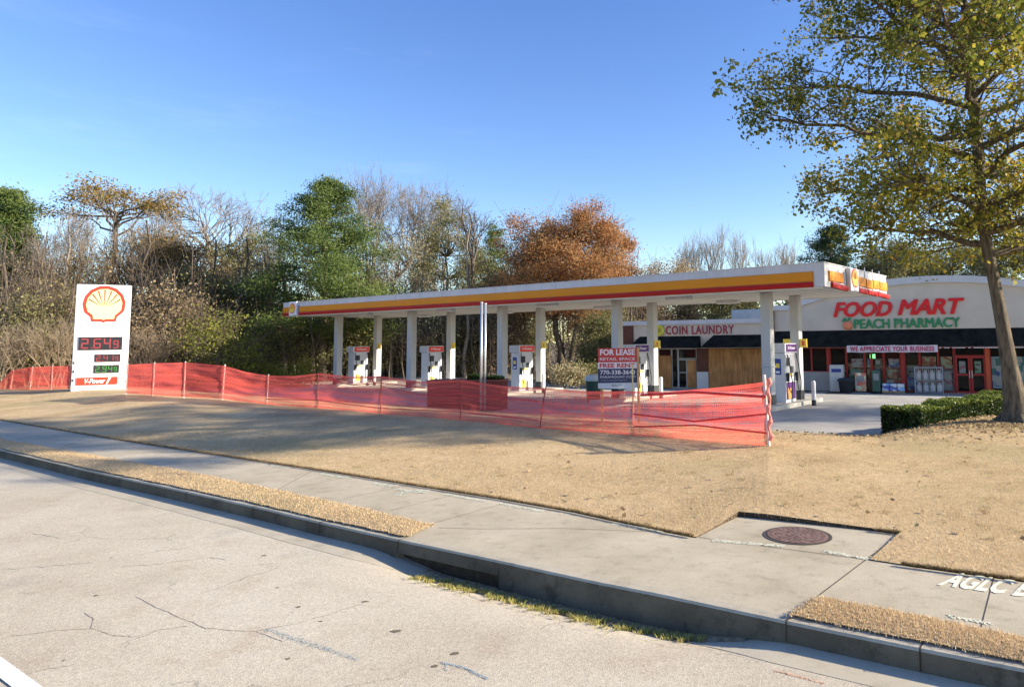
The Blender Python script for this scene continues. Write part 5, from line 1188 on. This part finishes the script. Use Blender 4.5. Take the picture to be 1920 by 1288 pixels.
for i, (px, tp_, hw, D, lab) in enumerate(((150, 440, 70, 57, 'tan thicket of arching bare stems left above the price sign'), (290, 455, 80, 56, 'tan thicket of arching bare stems right above the price sign'), (470, 500, 70, 57, 'tan bare thicket between the price sign and the canopy'), (700, 500, 70, 60, 'tan bare thicket right of the big green pine'), (60, 520, 70, 55, 'tan bare thicket by the left edge of the wood'), (350, 560, 70, 51, 'low tan thicket right of the price sign behind the fence'), (20, 600, 60, 49, 'low tan thicket at the far left edge behind the fence'), (105, 590, 60, 49, 'low tan thicket just left of the price sign'), (270, 610, 50, 48, 'lowest tan thicket just right of the price sign'), (620, 600, 60, 56, 'tan stems behind the first pump'), (900, 600, 70, 57, 'tan stems behind the twin poles'))):
    bare(px, tp_, hw, D, 140+i, lab, start=.12, mat=TAN, stems=9, limbs=13, rad=.07, mr=.008, up=.14, spread=.5, depth=4, group='tan bare thickets at the wood edge')
for i, (px, tp_, hw, D, st, lab) in enumerate(((70, 425, 50, 60, .45, 'leggy bare tree between the far left pine and the flat topped pine'), (130, 400, 55, 61, .5, 'tall bare tree left of the price sign emblem'), (285, 400, 50, 62, .5, 'tall bare tree between the flat topped pine and the round bare crown'), (505, 425, 45, 62, .5, 'thin bare tree left of the big green pine'), (830, 345, 50, 70, .5, 'bare tree above the dense olive tree'), (1000, 440, 40, 60, .5, 'thin bare tree at the left edge of the rusty oak'))):
    bare(px, tp_, hw, D, 170+i, lab, start=st, mat=TWIGG, limbs=7, rad=.10, depth=5, spread=.5, mr=.008, group='bare trees of the wood')
for i, (px, tp_, hw, D, m_, lab) in enumerate(((95, 500, 60, 57, 'olive', 'half bare olive tree left of the price sign'), (355, 500, 60, 56, 'olive', 'half bare olive tree right of the price sign'), (500, 500, 60, 57, 'olive', 'open crowned olive tree left of the canopy'), (235, 470, 50, 59, 'toporange', 'tawny tree behind the price sign'), (700, 520, 60, 58, 'yellow', 'yellow green tree above the left part of the canopy'))):
    broad(px, tp_, hw, D, 180+i, lab, m_, bottom=.35, n=34, lv=70, tr=.22, sig=.7)
TR_ = [(15, 'at the left edge of the wood above the first fence panel'), (88, 'above the fence left of the price sign'), (122, 'touching the left side of the price sign'), (262, 'just right of the price sign'), (318, 'right of the price sign above the third fence post'), (392, 'below the round bare crown'), (446, 'left of the light green shrubs'), (540, 'under the left tip of the canopy'), (665, 'behind the first fuel pump'), (735, 'between the first and second pumps'), (872, 'just left of the twin silver poles'), (985, 'behind the middle fuel pump')]
for i, (px, lab) in enumerate(TR_):
    D = WD(px, random.uniform(52, 57)); o = empty('tall_trunk', place(px, D, -.2), 0, 'slender straight trunk '+lab, 'tree', 'slender trunks along the wood edge'); t_ = Tree(200+i)
    hh = random.uniform(7, 12); t_.path((0, 0, 0), (random.gauss(0, .5), 0, hh), random.uniform(.09, .17), .05, 7, .02)
    for k in range(7): zz = hh*random.uniform(.5, 1); a = random.uniform(0, 6.28); t_.twigs(np.array([0, 0, zz]), np.array([math.cos(a)*.7, math.sin(a)*.7, .7]), random.uniform(.8, 1.6), .035, 3, .45, .15, (2, 3), .01)
    t_.build_wood('trunk', random.choice((BARKD, BARKP, TWIGG)), o)
# undergrowth closing the foot of the wood
t = Tree(90)
for k in range(520):
    px = random.uniform(-120, 1260); D = random.uniform(56, 74) if px < 1150 else random.uniform(62, 76); D = WD(px, D); p = place(px, D, 0); h = random.uniform(.2, 5.5)*(1 if px < 1000 else .7)
    t.leaves(p+np.array([0, 0, h]), 120 if px < 500 else 170, .8, .15, random.random()*.8+.1, .15, .9)
for k in range(420):
    px = random.uniform(-120, 1200); D = WD(px, random.uniform(50, 66)); p = place(px, D, -.1); h = random.uniform(3, 10); q = p+np.array([random.gauss(0, .8), 0, h]); t.path(p, q, random.uniform(.03, .09), .02, 4, .05)
    for _ in range(2): t.path(p+(q-p)*random.uniform(.4, .9), q+np.array([random.gauss(0, 1.2), 0, random.uniform(-1, 1.5)]), .03, .012, 3, .08)
o = t.build_leaves('undergrowth', LM['brown'], None); tag(o, 'brown leafy undergrowth filling the foot of the wood', 'undergrowth', kind='stuff')
o = t.build_wood('saplings', BARKD, None); tag(o, 'thin grey saplings and stems tangled along the wood edge', 'saplings', kind='stuff')
# far tree line on the right and left so the horizon is closed from a step aside
t = Tree(91)
for k in range(520):
    px = random.choice([random.uniform(-900, -60), random.uniform(1250, 2700), random.uniform(1250, 2700)]); D = random.uniform(80, 105); p = place(px, D, 0)
    hmax = 8.5 if px > 0 else 11; h = random.uniform(.5, hmax); t.leaves(p+np.array([0, 0, h]), 90, 1.3, .45, random.random()*.7+.1, .15, .9)
o = t.build_leaves('far_woodland', LM['olive'], None); tag(o, 'distant olive woodland behind the shops', 'woodland', kind='stuff')
# round shrubs behind the fence
def shrub(px, D, h, w, seed, label, mat, z=0, n=26, size=.11, lv=110, group='shrubs behind the fence'):
    o = empty('shrub', place(px, D, z), 0, label, 'shrub', group); t = Tree(seed); r = t.r
    for k in range(n):
        a = r.uniform(0, 6.283); q = r.random()**.5; c = np.array([math.cos(a)*w*q, math.sin(a)*w*q*.8, h*r.uniform(.2, .85)*(1-.35*q*q)]); t.path((0, 0, .02), c, .02, .008, 3, .1); t.leaves(c, lv, .17+.12*w*.5, size, .3+.5*r.random(), .2)
    t.build_wood('stems', BARKD, o); t.build_leaves('foliage', LM[mat], o); return o
for i, (px, D, h, w, m_, lab) in enumerate(((492, 46, 1.5, 1.1, 'yellow', 'yellow green shrub behind the fence, left of the pair by the canopy end'), (555, 45, 1.9, 1.5, 'yellow', 'yellow green shrub at the left end of the canopy'), (450, 45, 2.4, 1.3, 'yellow', 'taller light green shrub left of the shrub pair'), (1070, 44, 1.3, 1.0, 'pale', 'straw coloured shrub right of the middle island'), (1095, 45, 1.4, .9, 'olive', 'dull green shrub left of the lease sign'), (1010, 47, 1.7, 1.2, 'brown', 'brown shrub behind the middle island'))):
    shrub(px, D, h, w, 100+i, lab, m_)
# clipped hedge on the planter, low hedge along the lawn
def hedge(name, pts, h, w, seed, label, mat, dens, size=.07, parent=None, zf_=None):
    o = empty(name, pts[0], 0, label, 'hedge'); t = Tree(seed); r = t.r; L = 0; acc_ = 0
    for a, b_ in zip(pts[:-1], pts[1:]):
        a = np.array(a); b_ = np.array(b_); L = np.linalg.norm(b_-a); n = int(L*dens); d = (b_-a)/L; nn = np.array([-d[1], d[0], 0])
        u = r.random(n)*L; v = r.uniform(-1, 1, n); z = r.random(n)
        side = r.random(n) < .75       # favour the skin
        face = r.integers(0, 3, n); v = np.where(side & (face == 0), -1+.12*r.random(n), np.where(side & (face == 1), 1-.12*r.random(n), v)); z = np.where(side & (face == 2), 1-.08*r.random(n), z)
        ua = u+acc_; bump = .05*np.sin(ua*3+1)+.04*np.sin(ua*7.3); P = a+d*u[:, None]+nn*(v*w/2*(1+bump))[:, None]; P[:, 2] += z*(h+bump*.8)+r.normal(0, .015, n)
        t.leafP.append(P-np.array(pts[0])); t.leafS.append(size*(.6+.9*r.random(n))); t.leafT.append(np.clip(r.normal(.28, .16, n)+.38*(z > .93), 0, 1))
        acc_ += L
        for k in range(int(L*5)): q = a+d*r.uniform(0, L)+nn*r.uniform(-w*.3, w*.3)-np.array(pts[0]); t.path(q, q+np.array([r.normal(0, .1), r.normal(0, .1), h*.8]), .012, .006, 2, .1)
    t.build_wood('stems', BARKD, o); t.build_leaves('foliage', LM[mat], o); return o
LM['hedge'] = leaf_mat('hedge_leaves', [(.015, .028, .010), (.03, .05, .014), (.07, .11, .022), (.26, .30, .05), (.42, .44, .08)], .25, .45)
def hp(px, D, z): p = place(px, D, z); return (p[0], p[1], z)
hedge('hedge', [hp(1672, 19.2, .0), hp(1875, 21.5, .24)],   .70, .95, 120, 'low clipped box hedge beside the street tree at the lot entrance', 'hedge', 17000, .05)
c_ = [pl.location+Vector((math.cos(R(-7))*s_, math.sin(R(-7))*s_, 1.12)) for s_ in (.1, PW-.1)]
hedge('planter_hedge', [tuple(c_[0]), tuple(c_[1])], .16, .7, 121, 'dark clipped hedge growing in the red brick planter', 'hedge', 5000)
# ------------------------------------------------------------------ street oak at the right
TB = place(1897, 18.6, .33); oak = empty('street_tree', TB, 0, 'large street oak with thinning olive and gold leaves standing right of the hedge', 'tree'); t = Tree(77); r = t.r
def tp(px, py, D=18.6): x, y = atD(px, D); return np.array([x, y, zat(px, py, D)])-TB
trunk = [np.array([0, 0, -.25]), tp(1897, 770), tp(1890, 690), tp(1881, 610), tp(1872, 540), tp(1860, 460), tp(1853, 400), tp(1856, 300), tp(1850, 200), tp(1846, 90), tp(1842, -40), tp(1845, -170)]
rads = [.48, .31, .21, .175, .155, .15, .14, .15, .13, .10, .08, .05]
for i in range(len(trunk)-1):
    for k in range(2):
        a = trunk[i]*(1-k/2)+trunk[i+1]*k/2; b_ = trunk[i]*(1-(k+1)/2)+trunk[i+1]*(k+1)/2; t.seg.append((a, b_, rads[i]+(rads[i+1]-rads[i])*k/2, rads[i]+(rads[i+1]-rads[i])*(k+1)/2))
for k in range(6): a = k*1.05+.3; t.seg.append((np.array([0, 0, .25])+.2*np.array([math.cos(a), math.sin(a), 0]), np.array([math.cos(a)*.75, math.sin(a)*.75, -.12]), .17, .06))
cen = tp(1852, 190); zlo = tp(1850, 415)[2]; zhi = tp(1850, -260)[2]
def crown_r(z):
    f = (z-zlo)/(zhi-zlo); f = min(1, max(0, f)); return 5.9*(.62+.38*min(1, f/.28))*(1 if f < .45 else math.sqrt(max(.03, 1-((f-.45)/.58)**2)))
ends = []
for k in range(34):
    f = (k+.5)/34; zs = trunk[5][2]-.4+f*(trunk[-1][2]-trunk[5][2]+.3); ti = [p[2] for p in trunk]; bx = np.interp(zs, ti, [p[0] for p in trunk]); by = np.interp(zs, ti, [p[1] for p in trunk])
    a = k*2.399+.5; rise = .10+.75*f+r.normal(0, .08); L = 1; st = np.array([bx, by, zs])
    zt = zs+rise*crown_r(zs)*.75; R_ = crown_r(min(zt, zhi-.6))*r.uniform(.8, 1.0); e = np.array([bx+math.cos(a)*R_, by+math.sin(a)*R_, min(zt, zhi-.3)])
    rb = .10-.05*f; pts = t.path(st, e, rb, .025, 7, .045, sag=.03)
    for q in range(21):
        u = r.uniform(.12, 1); ii = min(6, int(u*7)); c = pts[ii]*(1-(u*7-ii))+pts[ii+1]*(u*7-ii) if ii < 7 else pts[-1]
        d = r.normal(0, 1, 3); d[2] = abs(d[2])*.35+r.normal(0, .25); d += (e-st)/np.linalg.norm(e-st)*.7; d /= np.linalg.norm(d)
        t.twigs(c, d, r.uniform(.5, 1.0)*(1.15-.4*u), .026, 2, .6, .05, (2, 3), .006, ends)
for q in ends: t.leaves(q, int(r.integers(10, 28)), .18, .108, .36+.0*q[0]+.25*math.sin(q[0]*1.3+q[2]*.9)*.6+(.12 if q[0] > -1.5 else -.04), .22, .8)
# a stray spray poking out at the left, as in the photograph
st = tp(1425, 190); q = tp(1368, 150); t.path(st+np.array([1.2, 0, -.3]), q, .02, .008, 4, .05)
for c in (q, tp(1378, 120), tp(1362, 168), tp(1395, 165)): t.leaves(c, 12, .12, .15, .25, .15)
print('oak ends', len(ends), sum(len(x) for x in t.leafP), len(t.seg))
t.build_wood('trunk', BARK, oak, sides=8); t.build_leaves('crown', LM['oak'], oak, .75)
# the next tree of the same row stands just outside the frame and throws the shade on the lot entrance
o = empty('street_tree', (24.5, 24.6, 0), 0, 'second leafy street tree of the row beyond the right edge', 'tree'); t2 = Tree(78); r = t2.r
t2.path((0, 0, -.3), (.2, 0, 9.5), .22, .08, 6, .02)
for k in range(34):
    f = k/34; a = k*2.4; z0 = 4+5*f; L = 3.9*math.sqrt(max(.1, 1-(f*1.6-.75)**2))*r.uniform(.7, 1.1); e = np.array([math.cos(a)*L, math.sin(a)*L, z0+1.2+2.2*f]); t2.path((0, 0, z0), e, .06, .02, 4, .08)
    for q in range(9): c = np.array([0, 0, z0])+(e-np.array([0, 0, z0]))*r.uniform(.3, 1)+r.normal(0, .5, 3); t2.leaves(c, 45, .35, .16, .5, .25)
t2.build_wood('trunk', BARK, o); t2.build_leaves('crown', LM['oak'], o, .75)
# mulch and fallen leaves round the tree
n = 5500; a = RNG.random(n)*6.283; rad = np.abs(RNG.normal(0, 2.6, n)); P = np.stack([TB[0]+np.cos(a)*rad-.5, TB[1]+np.sin(a)*rad*.7-.3, np.full(n, 0.)], 1)
from mathutils.bvhtree import BVHTree
bv = BVHTree.FromPolygons([tuple(v) for v in LAWNV], [tuple(int(i) for i in f) for f in LAWNF])
PP = []
for p in P:
    h = bv.ray_cast(Vector((p[0], p[1], 5)), Vector((0, 0, -1)))[0]
    if h: PP.append((p[0], p[1], h.z+.02+random.random()*.03))
n2 = 1800
for _ in range(n2):
    p = at(random.uniform(900, 1920), random.uniform(850, 1000), .4); h = bv.ray_cast(Vector((p.x, p.y, 5)), Vector((0, 0, -1)))[0]
    if h and random.random() < .06: PP.append((p.x, p.y, h.z+.03))
t = Tree(5); t.leafP = [np.array(PP)]; t.leafS = [.07*(.6+.8*RNG.random(len(PP)))]; t.leafT = [RNG.random(len(PP))]
o = t.build_leaves('fallen_leaves', LM['brown'], None, .7, .8); tag(o, 'fallen brown leaves scattered on the lawn and thick round the street tree', 'leaves', kind='stuff')
